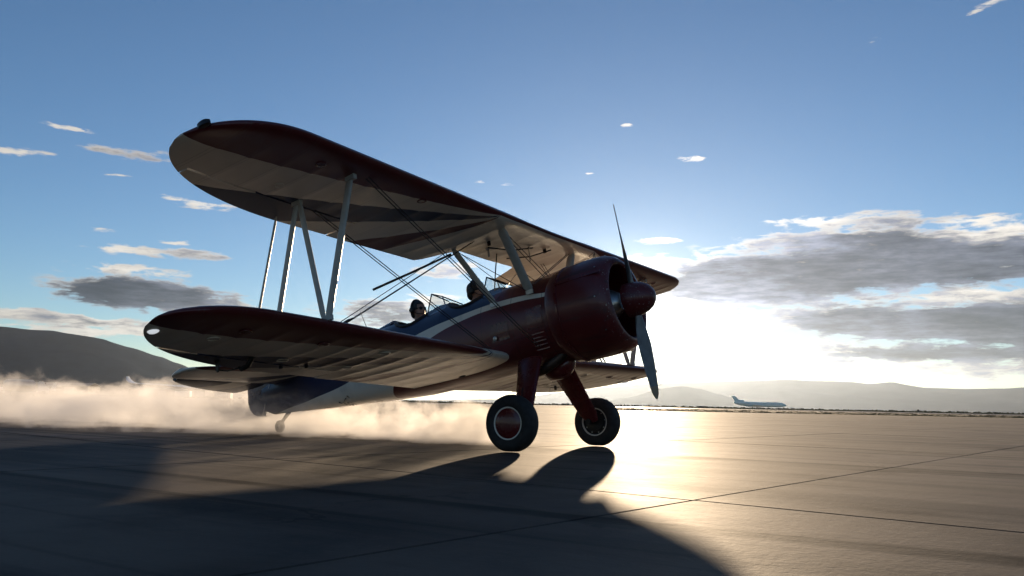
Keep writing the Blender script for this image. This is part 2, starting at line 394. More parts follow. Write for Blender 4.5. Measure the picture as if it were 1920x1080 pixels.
    b.set(p.inputs['Specular IOR Level'], b.m('MULTIPLY_ADD', b.m('MINIMUM', dull, 1.0), -.12, .145))
    bp = b.n('ShaderNodeBump'); bp.inputs['Strength'].default_value = .42; bp.inputs['Distance'].default_value = .005
    h = b.m('ADD', b.m('MULTIPLY', fine, .6), b.m('MULTIPLY', b.noise(pos, 9, 5, .65), 1.0))
    h = b.m('ADD', h, b.m('MULTIPLY', b.noise(pos, 160, 2, .6), .12))
    b.set(bp.inputs['Height'], h); b.nt.links.new(bp.outputs[0], p.inputs['Normal'])
    return m
M_CONC = concrete('apron_concrete'); M_CONCF = concrete('apron_concrete_far', True)
M_SEAL = pmat('joint_sealant', (.012, .011, .011), .8, scale=3)
def soil(name, c1, c2, scale, rough=.95):
    m, b, p = principled(name)
    pos = b.n('ShaderNodeNewGeometry').outputs['Position']
    n = b.noise(pos, scale, 7, .65); n2 = b.noise(pos, scale * 14, 4, .6)
    c = b.mix(b.smooth(n, .35, .68), (*c1, 1), (*c2, 1))
    c = b.mix(b.m('MULTIPLY', n2, .3), c, (*[k * .5 for k in c1], 1))
    b.set(p.inputs['Base Color'], c); p.inputs['Roughness'].default_value = rough
    p.inputs['Specular IOR Level'].default_value = .1
    return m
M_PLAIN = soil('dry_plain', (.075, .062, .045), (.045, .042, .030), .01)
M_VERGE = soil('verge_soil', (.085, .075, .05), (.05, .048, .032), .2)
M_GRASS = soil('dry_grass', (.12, .11, .065), (.07, .075, .04), .9)
M_TAXI = soil('taxiway_asphalt', (.085, .078, .07), (.06, .055, .05), .3, .6)

def sheet(name, corners, z, m, kind='structure'):
    return tag(mesh(name, [(p.x, p.y, z) for p in corners], [tuple(range(len(corners)))], m, smooth=False), kind=kind)
N_ = 64
sheet('ground', [Vector((10800 * math.cos(2 * math.pi * k / N_), 10800 * math.sin(2 * math.pi * k / N_), 0)) for k in range(N_)], -.06, M_PLAIN)
apron = sheet('apron', [at(-70, -420), at(-70, 320), at(86, 320), at(86, 34), at(118, 26), at(170, -14), at(300, -30), at(340, -420)], -.030, M_CONCF)
# slab field around the aircraft, one object per slab; the grid lies a little askew
GA, SX, SY = R(-6.6), 4.07, 7.4
E1, E2 = Vector((math.cos(GA), math.sin(GA), 0)), Vector((-math.sin(GA), math.cos(GA), 0))
ORG = Vector((3.238, -4.124, 0))
IX, IY = range(-7, 4), range(-2, 6)
def grid(i, j): return ORG + E1 * (i * SX) + E2 * (j * SY)
seal = sheet('joint_sealant', [grid(IX[0], IY[0]), grid(IX[-1] + 1, IY[0]), grid(IX[-1] + 1, IY[-1] + 1), grid(IX[0], IY[-1] + 1)], -.010, M_SEAL)
seal.parent = apron
def slab_mesh():
    g, c = .011, .004; v = []
    for (o, z) in ((g, -.026), (g, -c), (g + c, 0.0)):
        v += [(o, o, z), (SX - o, o, z), (SX - o, SY - o, z), (o, SY - o, z)]
    f = [(8, 9, 10, 11)]
    for r in (0, 1):
        for k in range(4): f.append((r * 4 + k, r * 4 + (k + 1) % 4, r * 4 + 4 + (k + 1) % 4, r * 4 + 4 + k))
    return v, f
v_, f_ = slab_mesh()
slab0 = None
for i in IX:
    for j in IY:
        c = grid(i + .5, j + .5) - Vector((CAM.x, CAM.y, 0))
        if c.dot(FH) < -5 or abs(c.dot(RH)) > 9 + c.dot(FH) * .8: continue
        if slab0 is None: slab0 = o = mesh('concrete_slab', v_, f_, M_CONC, apron, smooth=False)
        else: o = copy_obj(slab0, apron)
        o.location = grid(i, j) + Vector((0, 0, random.uniform(-.0012, .0012)))
        o.rotation_euler = (random.uniform(-.0001, .0001), random.uniform(-.0001, .0001), GA)
# beyond the apron: verge, taxiway, verge again
sheet('near_verge', [at(86, 34), at(86, 320), at(200, 380), at(200, -10), at(170, -14), at(118, 26)], -.022, M_VERGE)
sheet('taxiway', [at(168, -16), at(200, -10), at(200, 420), at(330, 520), at(330, -420), at(290, -420), at(290, -30)], -.026, M_TAXI)
sheet('far_verge', [at(330, -420), at(330, 520), at(900, 900), at(900, -900)], -.018, M_VERGE)
def tufts(name, n, d0, d1, r0, r1, h0, h1, wid):
    v, f = [], []
    for _ in range(n):
        t = random.random(); d = d0 + (d1 - d0) * t * t
        p = at(d, random.uniform(r0, r1) * d / 100); h = random.uniform(h0, h1) * (1 if random.random() < .8 else 1.9)
        for k in range(3):
            a = random.uniform(0, math.pi); u = Vector((math.cos(a), math.sin(a), 0)) * wid * random.uniform(.5, 1.3)
            o = Vector((random.uniform(-.3, .3), random.uniform(-.3, .3), 0)); i = len(v)
            v += [p + o - u, p + o + u, p + o + u * random.uniform(-.6, .6) + Vector((0, 0, h))]
            f.append((i, i + 1, i + 2))
    for q in v: q.z -= .03
    return tag(mesh(name, v, f, M_GRASS, smooth=False), 'low dry grass along the edge of the taxiway', 'grass', kind='stuff')
tufts('verge_grass', 3000, 96, 198, 12, 75, .02, .06, .3)
tufts('field_grass', 9000, 335, 700, -62, 72, .15, .55, .9)

# ------------------------------------------------------------------ hills
def hill_mat(name, c1, c2):
    m, b, p = principled(name)
    pos = b.n('ShaderNodeNewGeometry').outputs['Position']
    n = b.noise(pos, .004, 8, .62); n2 = b.noise(pos, .03, 5, .6)
    c = b.mix(b.smooth(n, .38, .64), (*c1, 1), (*c2, 1))
    c = b.mix(b.m('MULTIPLY', b.smooth(n2, .45, .7), .5), c, (*[k * .55 for k in c1], 1))
    b.set(p.inputs['Base Color'], c); p.inputs['Roughness'].default_value = 1.0; p.inputs['Specular IOR Level'].default_value = 0.0
    return m
from mathutils import noise as mnoise
def ridge(name, prof, dist, depth, m, n=220, rows=26):
    """prof: (azimuth from the view axis, elevation in degrees) of the skyline at distance dist"""
    def el(a):
        for (a0, e0), (a1, e1) in zip(prof, prof[1:]):
            if a0 <= a <= a1:
                t = (a - a0) / (a1 - a0); t = t * t * (3 - 2 * t) * .5 + t * .5
                return e0 + (e1 - e0) * t
        return prof[0][1] if a < prof[0][0] else prof[-1][1]
    A0, A1 = prof[0][0], prof[-1][0]; v, f = [], []
    for i in range(n):
        a = A0 + (A1 - A0) * i / (n - 1)
        H = math.tan(R(el(a))) * dist + .5
        for j in range(rows):
            t = j / (rows - 1)                      # 0 front foot, ~.6 crest, 1 back foot
            d = dist + (t - .6) * depth
            k = t / .6 if t < .6 else (1 - t) / .4
            k = max(k, 0); prof_k = k ** 1.25
            p = at(d * math.cos(R(a)), d * math.sin(R(a)))
            nz = mnoise.fractal(Vector((p.x, p.y, 0)) * .0016, 1.0, 2.1, 6)
            nr = 1 - abs(mnoise.noise(Vector((p.x, p.y, 5)) * .0021)) * 1.4
            h = H * prof_k * (1 + .42 * nz * (1 - prof_k ** 3)) + H * .18 * (nr - .5) * prof_k * (1 - k ** 2) * 2 + H * .034 * nz * k
            v.append((p.x, p.y, max(h, 0) - 1 * (k <= 0)))
    for i in range(n - 1):
        for j in range(rows - 1):
            f.append((i * rows + j, (i + 1) * rows + j, (i + 1) * rows + j + 1, i * rows + j + 1))
    return tag(mesh(name, v, f, m, angle=180), kind='structure')
M_HILL = hill_mat('sagebrush_slope', (.014, .020, .032), (.008, .012, .021))
ridge('mountain_ridge', [(-62, 2.2), (-52, 3.3), (-44, 3.0), (-37, 3.6), (-31.7, 3.84), (-30.1, 3.72), (-29.0, 3.72), (-28.1, 3.61), (-26.9, 3.48), (-24.5, 2.97), (-22.9, 2.5), (-21.9, 2.13), (-20.3, 1.5), (-18.6, 0.93), (-16.2, 0.47), (-13.5, 0.25), (-8, .1)], 4600, 2600, M_HILL)
ridge('distant_hills', [(-12, .05), (-5, .1), (0.2, 0.28), (3.8, 0.82), (6.3, 1.19), (9.6, 1.47), (12.3, 1.58), (15.9, 1.77), (18.3, 1.86), (20.4, 1.78), (22.3, 1.77), (23.3, 1.64), (24.7, 1.75), (25.5, 1.59), (26.6, 1.44), (28.6, 1.38), (30.5, 1.44), (31.7, 1.53), (35, 1.3), (41, 1.6), (49, 1.0), (60, .4)], 9000, 2400, M_HILL)
ridge('near_foothill', [(6.0, .1), (8.1, .54), (10.3, 1.15), (11.6, 1.35), (12.8, 1.19), (14.1, .86), (14.9, .63), (16.5, .17), (18, .03)], 6200, 1500, M_HILL, n=110)

# ------------------------------------------------------------------ haze
def volume_mat(name):
    m = bpy.data.materials.new(name); m.use_nodes = True
    m.node_tree.nodes.clear()
    b = NB(m.node_tree); out = b.n('ShaderNodeOutputMaterial'); pv = b.n('ShaderNodeVolumePrincipled')
    b.nt.links.new(pv.outputs[0], out.inputs['Volume'])
    return m, b, pv
HAZE_DENSITY = 1.85e-5
mh, bh, pvh = volume_mat('haze_air')
pvh.inputs['Density'].default_value = HAZE_DENSITY
pvh.inputs['Color'].default_value = (.62, .77, 1.0, 1)
pvh.inputs['Anisotropy'].default_value = .70
g = G().box((0, 0, 179), (23600, 23600, 362))
hz = g.obj('haze', mh, smooth=False); tag(hz, 'pale haze over the airfield and hills', 'haze', kind='stuff')

# ------------------------------------------------------------------ the biplane (built nose-level about the axle, then sat on its tail)
THETA = R(12.2517); BANK = R(-.8548)
plane = empty('biplane', (0, 0, .31))
PM = Matrix.Translation((0, 0, .31)) @ Matrix.Rotation(-THETA, 4, 'Y') @ Matrix.Rotation(BANK, 4, 'X')
plane.matrix_world = PM
tag(plane, 'maroon white and navy biplane with open cockpits, trailing smoke on the apron', 'biplane')
P = plane
def lerp_tab(tab, x):
    if x <= tab[0][0]: return tab[0][1:]
    for a, b_ in zip(tab, tab[1:]):
        if x <= b_[0]:
            t = (x - a[0]) / (b_[0] - a[0])
            return [p + (q - p) * t for p, q in zip(a[1:], b_[1:])]
    return tab[-1][1:]

# --- wings
def airfoil(t, up):
    th = 5 * .128 * (.2969 * math.sqrt(max(t, 0)) - .126 * t - .3516 * t * t + .2843 * t ** 3 - .1015 * t ** 4)
    cam_ = .024 * (2 * .3 * t - t * t) / .09 if t < .3 else .024 * ((1 - .6) + .6 * t - t * t) / .49
    return cam_ + (th if up else -th)
def section(y, xl, xt, zc, t0, t1, n=15, bulge=0.0, ts=None):
    c = xl - xt; pts = []
    cs = [(1 - math.cos(math.pi * i / n)) / 2 for i in range(n + 1)]
    cs = [t0 + (t1 - t0) * q for q in cs]
    def z(t, up):
        fab = bulge * (1 if up else -1) * max(0, min(1, (t - .10) * 8)) * max(0, min(1, (1 - t) * 6))
        return zc + airfoil(t, up) * c + fab - .040 * t * c
    pts += [(xl - t * c, y, z(t, True)) for t in reversed(cs)]
    pts += [(xl - t * c, y, z(t, False)) for t in (cs[1:] if t0 == 0 else cs)]
    return pts
class Wing:
    def __init__(s, xle, xte, apex, yl, yt, z0, dih, hinge, ail, pitch=.305, cut=None):
        s.xle, s.xte, s.ax, s.ay, s.yl, s.yt, s.z0, s.dih = xle, xte, apex[0], apex[1], yl, yt, z0, R(dih)
        s.h0, s.h1 = hinge; s.ail = ail; s.pitch = pitch; s.cut = cut
    def le(s, y):
        u = max(0, (abs(y) - s.yl) / (s.ay - s.yl)); return s.ax + (s.xle - s.ax) * math.sqrt(max(0, 1 - u ** 2.2))
    def te(s, y):
        u = max(0, (abs(y) - s.yt) / (s.ay - s.yt)); x = s.ax - (s.ax - s.xte) * math.sqrt(max(0, 1 - u * u))
        if s.cut:
            k = max(0, min(1, (abs(y) - .60) / .30)); k = k * k * (3 - 2 * k); x = s.cut + (x - s.cut) * k
        return x
    def zc(s, y): return s.z0 + math.tan(s.dih) * abs(y)
    def hinge(s, y): return s.h0 - s.h1 * abs(y) * -1
    def build(s, name, mat, y_from):
        ys = []
        nb = int((s.ay - .02) / s.pitch)
        for sg in (-1, 1):
            yy = [0.0]
            for k in range(nb + 1):
                for q in (0.0, .10, .30, .5, .7, .90):
                    yy.append((k + q) * s.pitch)
            yy = [q for q in yy if q < s.ay - .35]
            yy += [s.ay - .35 * math.cos(math.pi / 2 * k / 12) for k in range(12)] + [s.ay - .004]
            a0, a1 = s.ail
            yy += [a0 - .002, a0 + .001, a1 - .001, a1 + .002]
            ys += [sg * q for q in yy]
        ys = sorted(set(round(q, 4) for q in ys))
        rings = []
        for y in ys:
            xl, xt = s.le(y), s.te(y); c = xl - xt; t1 = 1.0
            ph = (abs(y) / s.pitch) % 1.0
            b = .0085 * (math.exp(-(min(ph, 1 - ph) * 9) ** 2) - .45) if abs(y) < s.ay - .3 else 0
            if s.ail[0] < abs(y) < s.ail[1]: t1 = min(1, (xl - (s.hinge(y) + .014)) / c)
            cc = 1.0 if c > .3 else c / .3
            rings.append(section(y, xl, xt, s.zc(y), 0, t1, bulge=b))
        return G().loft(rings).obj(name, mat, P, angle=50)
    def aileron(s, name, mat, sg, defl=0.0):
        a0, a1 = s.ail; rings = []
        n = 26
        for k in range(n + 1):
            y = a0 + .012 + (a1 - a0 - .024) * k / n
            xl, xt = s.le(y), s.te(y); c = xl - xt; t0 = (xl - (s.hinge(y) - .014)) / c
            r = section(sg * y, xl, xt, s.zc(y), t0, 1.0, n=7)
            hx = s.hinge(y)
            r = [(hx + (x - hx) * math.cos(defl) + 0, yy, z + (x - hx) * math.sin(defl)) for x, yy, z in r]
            rings.append(r)
        return G().loft(rings).obj(name, mat, P, angle=50)
    def under(s, x, y):
        xl, xt = s.le(y), s.te(y); t = (xl - x) / (xl - xt); return s.zc(y) + (airfoil(t, False) - .04 * t) * (xl - xt)
    def over(s, x, y):
        xl, xt = s.le(y), s.te(y); t = (xl - x) / (xl - xt); return s.zc(y) + (airfoil(t, True) - .04 * t) * (xl - xt)
UW = Wing(.372, -1.175, (-.34, 4.845), 4.0, 3.0, 2.311, .77, (-.71, 0), (2.40, 4.50), cut=-.66)
LW = Wing(-.318, -1.90, (-.85, 4.755), 3.9, 2.8, .862, 1.53, (-1.51, 0), (2.05, 4.32))
UW.build('upper_wing', M_UP, 0)
LW.build('lower_wing', M_LO, 0)
for sg in (-1, 1):
    UW.aileron('aileron', M_UP, sg, .02 * sg); LW.aileron('aileron', M_LO, sg, .02 * sg)
# inspection rings on the undersides
ring_src = {}
def inspection(wing, x, y, m, r=.062):
    z = wing.under(x, y) - .003
    o = G().lathe([(r * .2, .006), (r * .72, .006), (r * .78, -.004), (r, -.002), (r, .008)], (x, y, z), (0, 0, 1), 22).obj('inspection_cover', m, P)
    return o
for x, y, m in ((-.69, 4.00, M_MAROON), (-.69, 3.08, M_MAROON), (-.685, 2.21, M_CREAM), (-1.33, 3.02, M_CREAM), (-1.31, 2.13, M_CREAM), (-1.0, 4.1, M_CREAM)):
    for sg in (-1, 1): inspection(LW, x, sg * y, m)
for x, y, m in ((.1, 3.7, M_MAROON), (.12, 2.3, M_MAROON), (-.45, 3.7, M_CREAM)):
    for sg in (-1, 1): inspection(UW, x, sg * y, m, .05)
# wing-tip lamps
for sg in (-1, 1):
    z = LW.under(-1.10, 4.60)
    o = G().loft([[(-1.12 + .075 * a * math.cos(q), sg * (4.60 + .04 * a * math.sin(q)), z + .018 - dz) for q in [2 * math.pi * k / 12 for k in range(12)]] for a, dz in ((1, 0), (1, .012), (.7, .03), (.25, .038))]).obj('wing_tip_lamp', M_LENS, P)
    o = G().loft([[(-.07 + .075 * a * math.cos(q) - .1 * dz, sg * (4.80 + .03 * a * math.sin(q)), UW.zc(5) - .005 + dz * .5) for q in [2 * math.pi * k / 12 for k in range(12)]] for a, dz in ((.5, -.02), (1, 0), (1, .07), (.6, .10), (.2, .112))]).obj('navigation_light', M_DARK, P)

# --- interplane N struts, cabane struts, aileron links
def S(name, p0, p1, ch, th, mat=M_STRUT, cdir=(1, 0, 0), taper=1.0):
    return G().strut(p0, p1, ch, th, cdir, taper=taper).obj(name, mat, P)
for sg in (-1, 1):
    ft = (.095, sg * 3.32, UW.under(.095, 3.32) + .01); fb = (-.375, sg * 3.315, LW.over(-.40, 3.315) - .03)
    rt = (-.63, sg * 3.32, UW.under(-.63, 3.32) + .01); rb = (-1.08, sg * 3.315, LW.over(-1.08, 3.315) - .02)
    S('interplane_strut', fb, ft, .088, .034); S('interplane_strut', rb, rt, .072, .030)
    S('interplane_strut', (fb[0] - .045, fb[1], fb[2] + .02), (rt[0] + .03, rt[1], rt[2] - .02), .070, .030)
    for p, w in ((ft, -1), (rt, -1), (fb, 1)):
        G().box((p[0], p[1], p[2] + .03 * w), (.11, .045, .05)).obj('strut_fitting', M_STRUT, P)
    S('aileron_link', (-1.585, sg * 3.2, LW.over(-1.585, 3.2)), (-1.06, sg * 3.2, UW.under(-1.06, 3.2)), .036, .022)
    S('cabane_strut', (.146, sg * .424, 1.55), (.145, sg * .856, UW.under(.145, .856) + .01), .125, .046)
    S('cabane_strut', (-.358, sg * .451, 1.53), (-.645, sg * .762, UW.under(-.64, .762) + .01), .085, .036)
    for p in ((.155, sg * .445, 1.54), (-.36, sg * .47, 1.515)):
        G().box(p, (.10, .02, .05)).obj('cabane_fitting', M_ALU, P)
def wire(p0, p1, r=.0042, name='flying_wire', mat=M_WIRE, n=6):
    return G().tube([p0, p1], r, n).obj(name, mat, P)
for sg in (-1, 1):
    for dx in (-.018, .018):
        wire((.15 + dx, sg * 3.165, UW.under(.15, 3.165) + .01), (.16 + dx, sg * .44, .86), .0052)
        wire((-.70 + dx, sg * 3.055, UW.under(-.70, 3.055) + .01), (-.42 + dx, sg * .50, .90), .0052)
        wire((-.63 + dx * 1.4, sg * 2.89, LW.over(-.63, 2.89) - .01), (-.30 + dx, sg * .80, UW.under(-.30, .80) + .01), .0042, 'landing_wire')
    wire((-.66, sg * 2.95, LW.over(-.66, 2.95) - .01), (-.66, sg * .80, UW.under(-.66, .8) + .01), .0042, 'landing_wire')
    wire((-.64, sg * .75, UW.under(-.64, .75)), (.12, sg * .44, 1.56), .005, 'cabane_wire')
    wire((.14, sg * .80, UW.under(.14, .8)), (.19, -sg * .36, 1.64), .005, 'cabane_wire')
    wire((.10, sg * .80, UW.under(.14, .8)), (.13, -sg * .36, 1.64), .005, 'cabane_wire')
    wire((-.62, sg * .75, UW.under(-.64, .75)), (-.34, -sg * .42, 1.58), .004, 'cabane_wire')
    # turnbuckles at the outboard ends and the stick that keeps the wires from thrumming
    for dx in (-.025, .025):
        a = Vector((-.63 + dx, sg * 2.89, LW.over(-.63, 2.89))); e = Vector((-.30 + dx * .7, sg * .80, 2.25)); t = (e - a).normalized()
        G().tube([a + t * .02, a + t * .05, a + t * .15, a + t * .18], [.006, .012, .012, .005], 8).obj('turnbuckle', M_DARK, P)
    if sg < 0: G().tube([(-.664, sg * 2.30, 1.526), (-.56, sg * 1.72, 1.79), (-.452, sg * 1.10, 2.08)], .0135, 8).obj('wire_spreader', M_DARK, P)
# fuel gauge, fuel lines, pulley brackets under the centre section
G().tube([(-.43, -.10, 2.28), (-.49, -.10, 2.06), (-.555, -.10, 1.79)], .008, 8).obj('fuel_line', M_DARK, P)
G().lathe([(.03, .03), (.03, -.01), (.014, -.02), (.014, -.10), (.004, -.11)], (-.38, -.38, UW.under(-.38, .38)), (0, 0, 1), 14).obj('fuel_gauge', M_ALU, P)
for p, q in (((-.30, -.5, 2.235), (.02, .05, 2.235)), ((-.42, .1, 2.235), (.12, .35, 2.235)), ((-.30, .5, 2.235), (.02, -.05, 2.225))):
    G().tube([p, ((p[0] + q[0]) / 2, (p[1] + q[1]) / 2, 2.20), q], .009, 8).obj('control_tube', M_DARK, P)
for x, y in ((.05, .30), (-.35, .12), (-.2, -.62)):
    G().box((x, y, 2.235), (.04, .02, .06)).obj('pulley_bracket', M_DARK, P)

# --- fuselage
FT = [  # x, z bottom, z top, half width, squareness
    (-5.12, 1.14, 1.48, .030, 2.0), (-4.88, 1.035, 1.54, .065, 2.0), (-4.4, .985, 1.61, .145, 2.2), (-3.75, .905, 1.69, .235, 2.4), (-2.95, .825, 1.76, .325, 2.6),
    (-2.5, .775, 1.80, .375, 2.7), (-2.15, .745, 1.815, .40, 2.7), (-1.9, .725, 1.795, .415, 2.7), (-1.55, .715, 1.80, .43, 2.7), (-1.3, .71, 1.83, .435, 2.7),
    (-1.15, .705, 1.81, .437, 2.7), (-.85, .70, 1.80, .44, 2.7), (-.55, .70, 1.80, .44, 2.6), (-.25, .70, 1.80, .445, 2.5), (.05, .70, 1.785, .46, 2.4), (.38, .69, 1.755, .49, 2.2), (.50, .69, 1.745, .50, 2.1)]
CK = ((-.95, .27, .34), (-1.88, .27, .36))   # cockpit openings: centre x, half width, half length
NA = 48
def fring(x):
    zb, zt, hw, ex = lerp_tab(FT, x); zc = (zb + zt) / 2 - .02; r = []
    for k in range(NA):
        a = 2 * math.pi * (k + .5) / NA; cx, cz = math.sin(a), math.cos(a)
        px = math.copysign(abs(cx) ** (2 / ex), cx) * hw
        hz_ = (zt - zc) if cz > 0 else (zc - zb)
        e2 = ex if cz < 0 else 2.0
        px = math.copysign(abs(cx) ** (2 / (ex if cz < 0 else 2.05)), cx) * hw
        r.append((x, px, zc + math.copysign(abs(cz) ** (2 / e2), cz) * hz_))
    return r
def paint_fuselage():
    m, b, p = principled('fuselage_paint')
    tc = b.n('ShaderNodeTexCoord').outputs['Object']; s = b.sep(tc)
    xs = b.m('MULTIPLY_ADD', s[0], 1 / 7, 6 / 7)
    def curve(tab):
        c = b.n('ShaderNodeFloatCurve'); b.set(c.inputs['Value'], xs)
        cv = c.mapping.curves[0]; pts = [((x + 6) / 7, z / 2) for x, z in tab]
        cv.points[0].location = pts[0]; cv.points[1].location = pts[-1]
        for q in pts[1:-1]: cv.points.new(*q)
        c.mapping.update()
        return b.m('MULTIPLY', c.outputs[0], 2)
    zu = curve([(-6, .80), (-4.80, 1.03), (-3.9, 1.06), (-3.0, 1.126), (-2.42, 1.28), (-1.745, 1.449), (-.935, 1.545), (-.39, 1.566), (.05, 1.535), (.37, 1.482), (1, 1.48)])
    zl = curve([(-6, .0), (-2.9, .0), (-2.4, .70), (-2.0, 1.05), (-1.455, 1.342), (-.778, 1.474), (-.406, 1.487), (.05, 1.468), (.37, 1.429), (1, 1.428)])
    n = b.noise(tc, 3, 5, .6)
    rim = .004
    white = b.m('MULTIPLY', b.m('MULTIPLY', b.m('LESS_THAN', s[2], zu), b.m('GREATER_THAN', s[2], zl)), b.m('LESS_THAN', s[0], .385))
    upper = b.m('MULTIPLY', b.m('GREATER_THAN', s[2], zu), b.m('LESS_THAN', s[0], -.45))
    c = b.mix(upper, (*MAROON, 1), (*NAVY, 1)); c = b.mix(white, c, (*CREAM, 1))
    c = b.mix(b.m('MULTIPLY', b.smooth(n, .5, .8), .3), c, (.05, .042, .036, 1))
    # exhaust soot and oil carried back along the belly, seams between the side panels
    st = b.noise(b.v('MULTIPLY', tc, (.5, 7, 11)), 1.0, 5, .62)
    soot = b.m('MULTIPLY', b.m('MULTIPLY', b.smooth(st, .46, .68), b.smooth(s[2], 1.12, .72)), b.smooth(s[0], -3.6, .1))
    c = b.mix(b.m('MULTIPLY', soot, .75), c, (.018, .015, .013, 1))
    seam = 0.0
    for sx_ in (.30, -.16, -.62):
        seam = b.m('MAXIMUM', seam, b.smooth(b.m('ABSOLUTE', b.m('SUBTRACT', s[0], sx_)), .005, .002))
    seam = b.m('MAXIMUM', seam, b.m('MULTIPLY', b.smooth(b.m('ABSOLUTE', b.m('SUBTRACT', s[2], 1.02)), .005, .002), b.m('GREATER_THAN', s[0], -.62)))
    c = b.mix(b.m('MULTIPLY', seam, .7), c, (.01, .008, .008, 1))
    b.set(p.inputs['Base Color'], c); b.set(p.inputs['Roughness'], b.m('ADD', b.m('MULTIPLY_ADD', n, .14, .28), b.m('MULTIPLY', soot, .3)))
    p.inputs['Coat Weight'].default_value = .25
    bp = b.n('ShaderNodeBump'); bp.inputs['Strength'].default_value = .10; bp.inputs['Distance'].default_value = .004
    b.set(bp.inputs['Height'], b.noise(b.v('MULTIPLY', tc, (2, 10, 10)), 3, 4, .6)); b.nt.links.new(bp.outputs[0], p.inputs['Normal'])
    return m
M_FUS = paint_fuselage()
xs = sorted(set([round(-5.12 + .1 * k, 3) for k in range(57)] + [t[0] for t in FT] + [c[0] + s_ * c[2] for c in CK for s_ in (-1, 1)]))
xs = [x for x in xs if x <= .5]
rings = [fring(x) for x in xs]
v, f = [p for r in rings for p in r], []
for i in range(len(xs) - 1):
    xm = (xs[i] + xs[i + 1]) / 2
    for j in range(NA):
        a, c_ = i * NA + j, i * NA + (j + 1) % NA
        ym = (v[a][1] + v[c_][1]) / 2; zm = v[a][2]
        if zm > 1.45 and any(((xm - cx) / hl) ** 2 + (ym / hw) ** 2 < 1.0 for cx, hw, hl in CK): continue
        f.append((a, c_, c_ + NA, a + NA))
f.append(tuple(range(NA))); f.append(tuple(range((len(xs) - 1) * NA, len(xs) * NA)))
mesh('fuselage', v, f, M_FUS, P, angle=45)
# cockpit tubs and leather rims
def top_z(x, y):
    zb, zt, hw, ex = lerp_tab(FT, x); zc = (zb + zt) / 2 - .02; s_ = min(.999, (abs(y) / hw) ** 2.05)
    return zc + (zt - zc) * (1 - s_) ** .5
for cx, hw, hl in CK:
    n = 36; rim = [(cx + hl * 1.04 * math.cos(2 * math.pi * k / n), hw * 1.06 * math.sin(2 * math.pi * k / n)) for k in range(n)]
    G().loft([[(x, y, top_z(x, y) - .004) for x, y in rim], [(x, y * 1.05, 1.35) for x, y in rim], [(x, y, .92) for x, y in rim], [(cx + (x - cx) * .9, y * .9, .86) for x, y in rim], [(cx, y * .02, .86) for x, y in rim]], cap=False).obj('cockpit_tub', M_COCK, P)
    pts = [Vector((x, y, top_z(x, y) + .006)) for x, y in rim]
    rr = []
    for k in range(n):
        t = (pts[(k + 1) % n] - pts[k - 1]).normalized(); u = Vector((0, 0, 1)); u = (u - t * u.dot(t)).normalized(); w = t.cross(u)
        rr.append([pts[k] + (u * math.cos(2 * math.pi * q / 8) + w * math.sin(2 * math.pi * q / 8)) * .022 for q in range(8)])
    G().loft(rr + [rr[0]], cap=False).obj('cockpit_rim', M_LEATHER, P)
    # windshield: raked three-piece screen standing on the deck ahead of the opening
    xf, xr = cx + hl + .27, cx + hl - .02
    zf = top_z(xf, 0) + .035; zr = zf + .165
    wf, wr = .15, .12
    A, B_, C_, D_ = Vector((xf, -wf, zf - .02)), Vector((xf, wf, zf - .02)), Vector((xr, wr, zr)), Vector((xr, -wr, zr))
    E_, F_ = Vector((xr - .02, .255, top_z(xr, .255) + .01)), Vector((xr - .02, -.255, top_z(xr, .255) + .01))
    H_, I_ = Vector((xf - .02, .25, top_z(xf, .25))), Vector((xf - .02, -.25, top_z(xf, .25)))
    ws = G(); gl = G()
    for a_, b2 in ((A, D_), (D_, C_), (C_, B_), (D_, F_), (C_, E_)): ws.tube([a_, b2], .0085, 8)
    fr = ws.obj('windshield_frame', M_DARK, P)
    gl.add([A, B_, C_, D_], [(0, 1, 2, 3)]).add([A, D_, F_, I_], [(0, 1, 2, 3)]).add([B_, C_, E_, H_], [(0, 1, 2, 3)])
    gl.obj('windshield_glass', M_GLASS, fr, smooth=False)
    # instrument hump ahead of the opening
    hr = []
    for q in range(9):
        x = cx + hl - .02 + .30 * q / 8; k = math.sin(math.pi * min(1, (1 - q / 8) * .62 + .0)); k = max(.02, k)
        hr.append([(x, .22 * math.cos(math.pi * j / 14), top_z(x, .22 * math.cos(math.pi * j / 14)) - .012 + .062 * k * math.sin(math.pi * j / 14)) for j in range(15)] + [(x, 0, top_z(x, 0) - .05)])
    G().loft(hr).obj('instrument_cowl', M_LEATHER, P)
# headrest fairing behind the rear seat
hr = []
for q in range(12):
    x = -2.31 - .75 * q / 11; k = (1 - q / 11) ** 1.3
    hr.append([(x, .13 * (k * .8 + .2) * math.cos(math.pi * j / 12), top_z(x, 0) - .03 + (.055 * k + .03) * math.sin(math.pi * j / 12)) for j in range(13)] + [(x, 0, top_z(x, 0) - .06)])
G().loft(hr).obj('headrest_fairing', M_NAVY, P)
G().tube([(-2.80, 0, 1.75), (-2.84, 0, 1.86), (-2.95, 0, 2.18)], [.010, .006, .0025], 6).obj('radio_aerial', M_DARK, P)
for x, z in ((.27, 1.315), (-.42, 1.10)):
    G().lathe([(.028, -.01), (.028, .006), (.012, .010)], (x, -.462, z), (0, -1, 0), 14).obj('fuel_filler_cap', M_ALU, P)
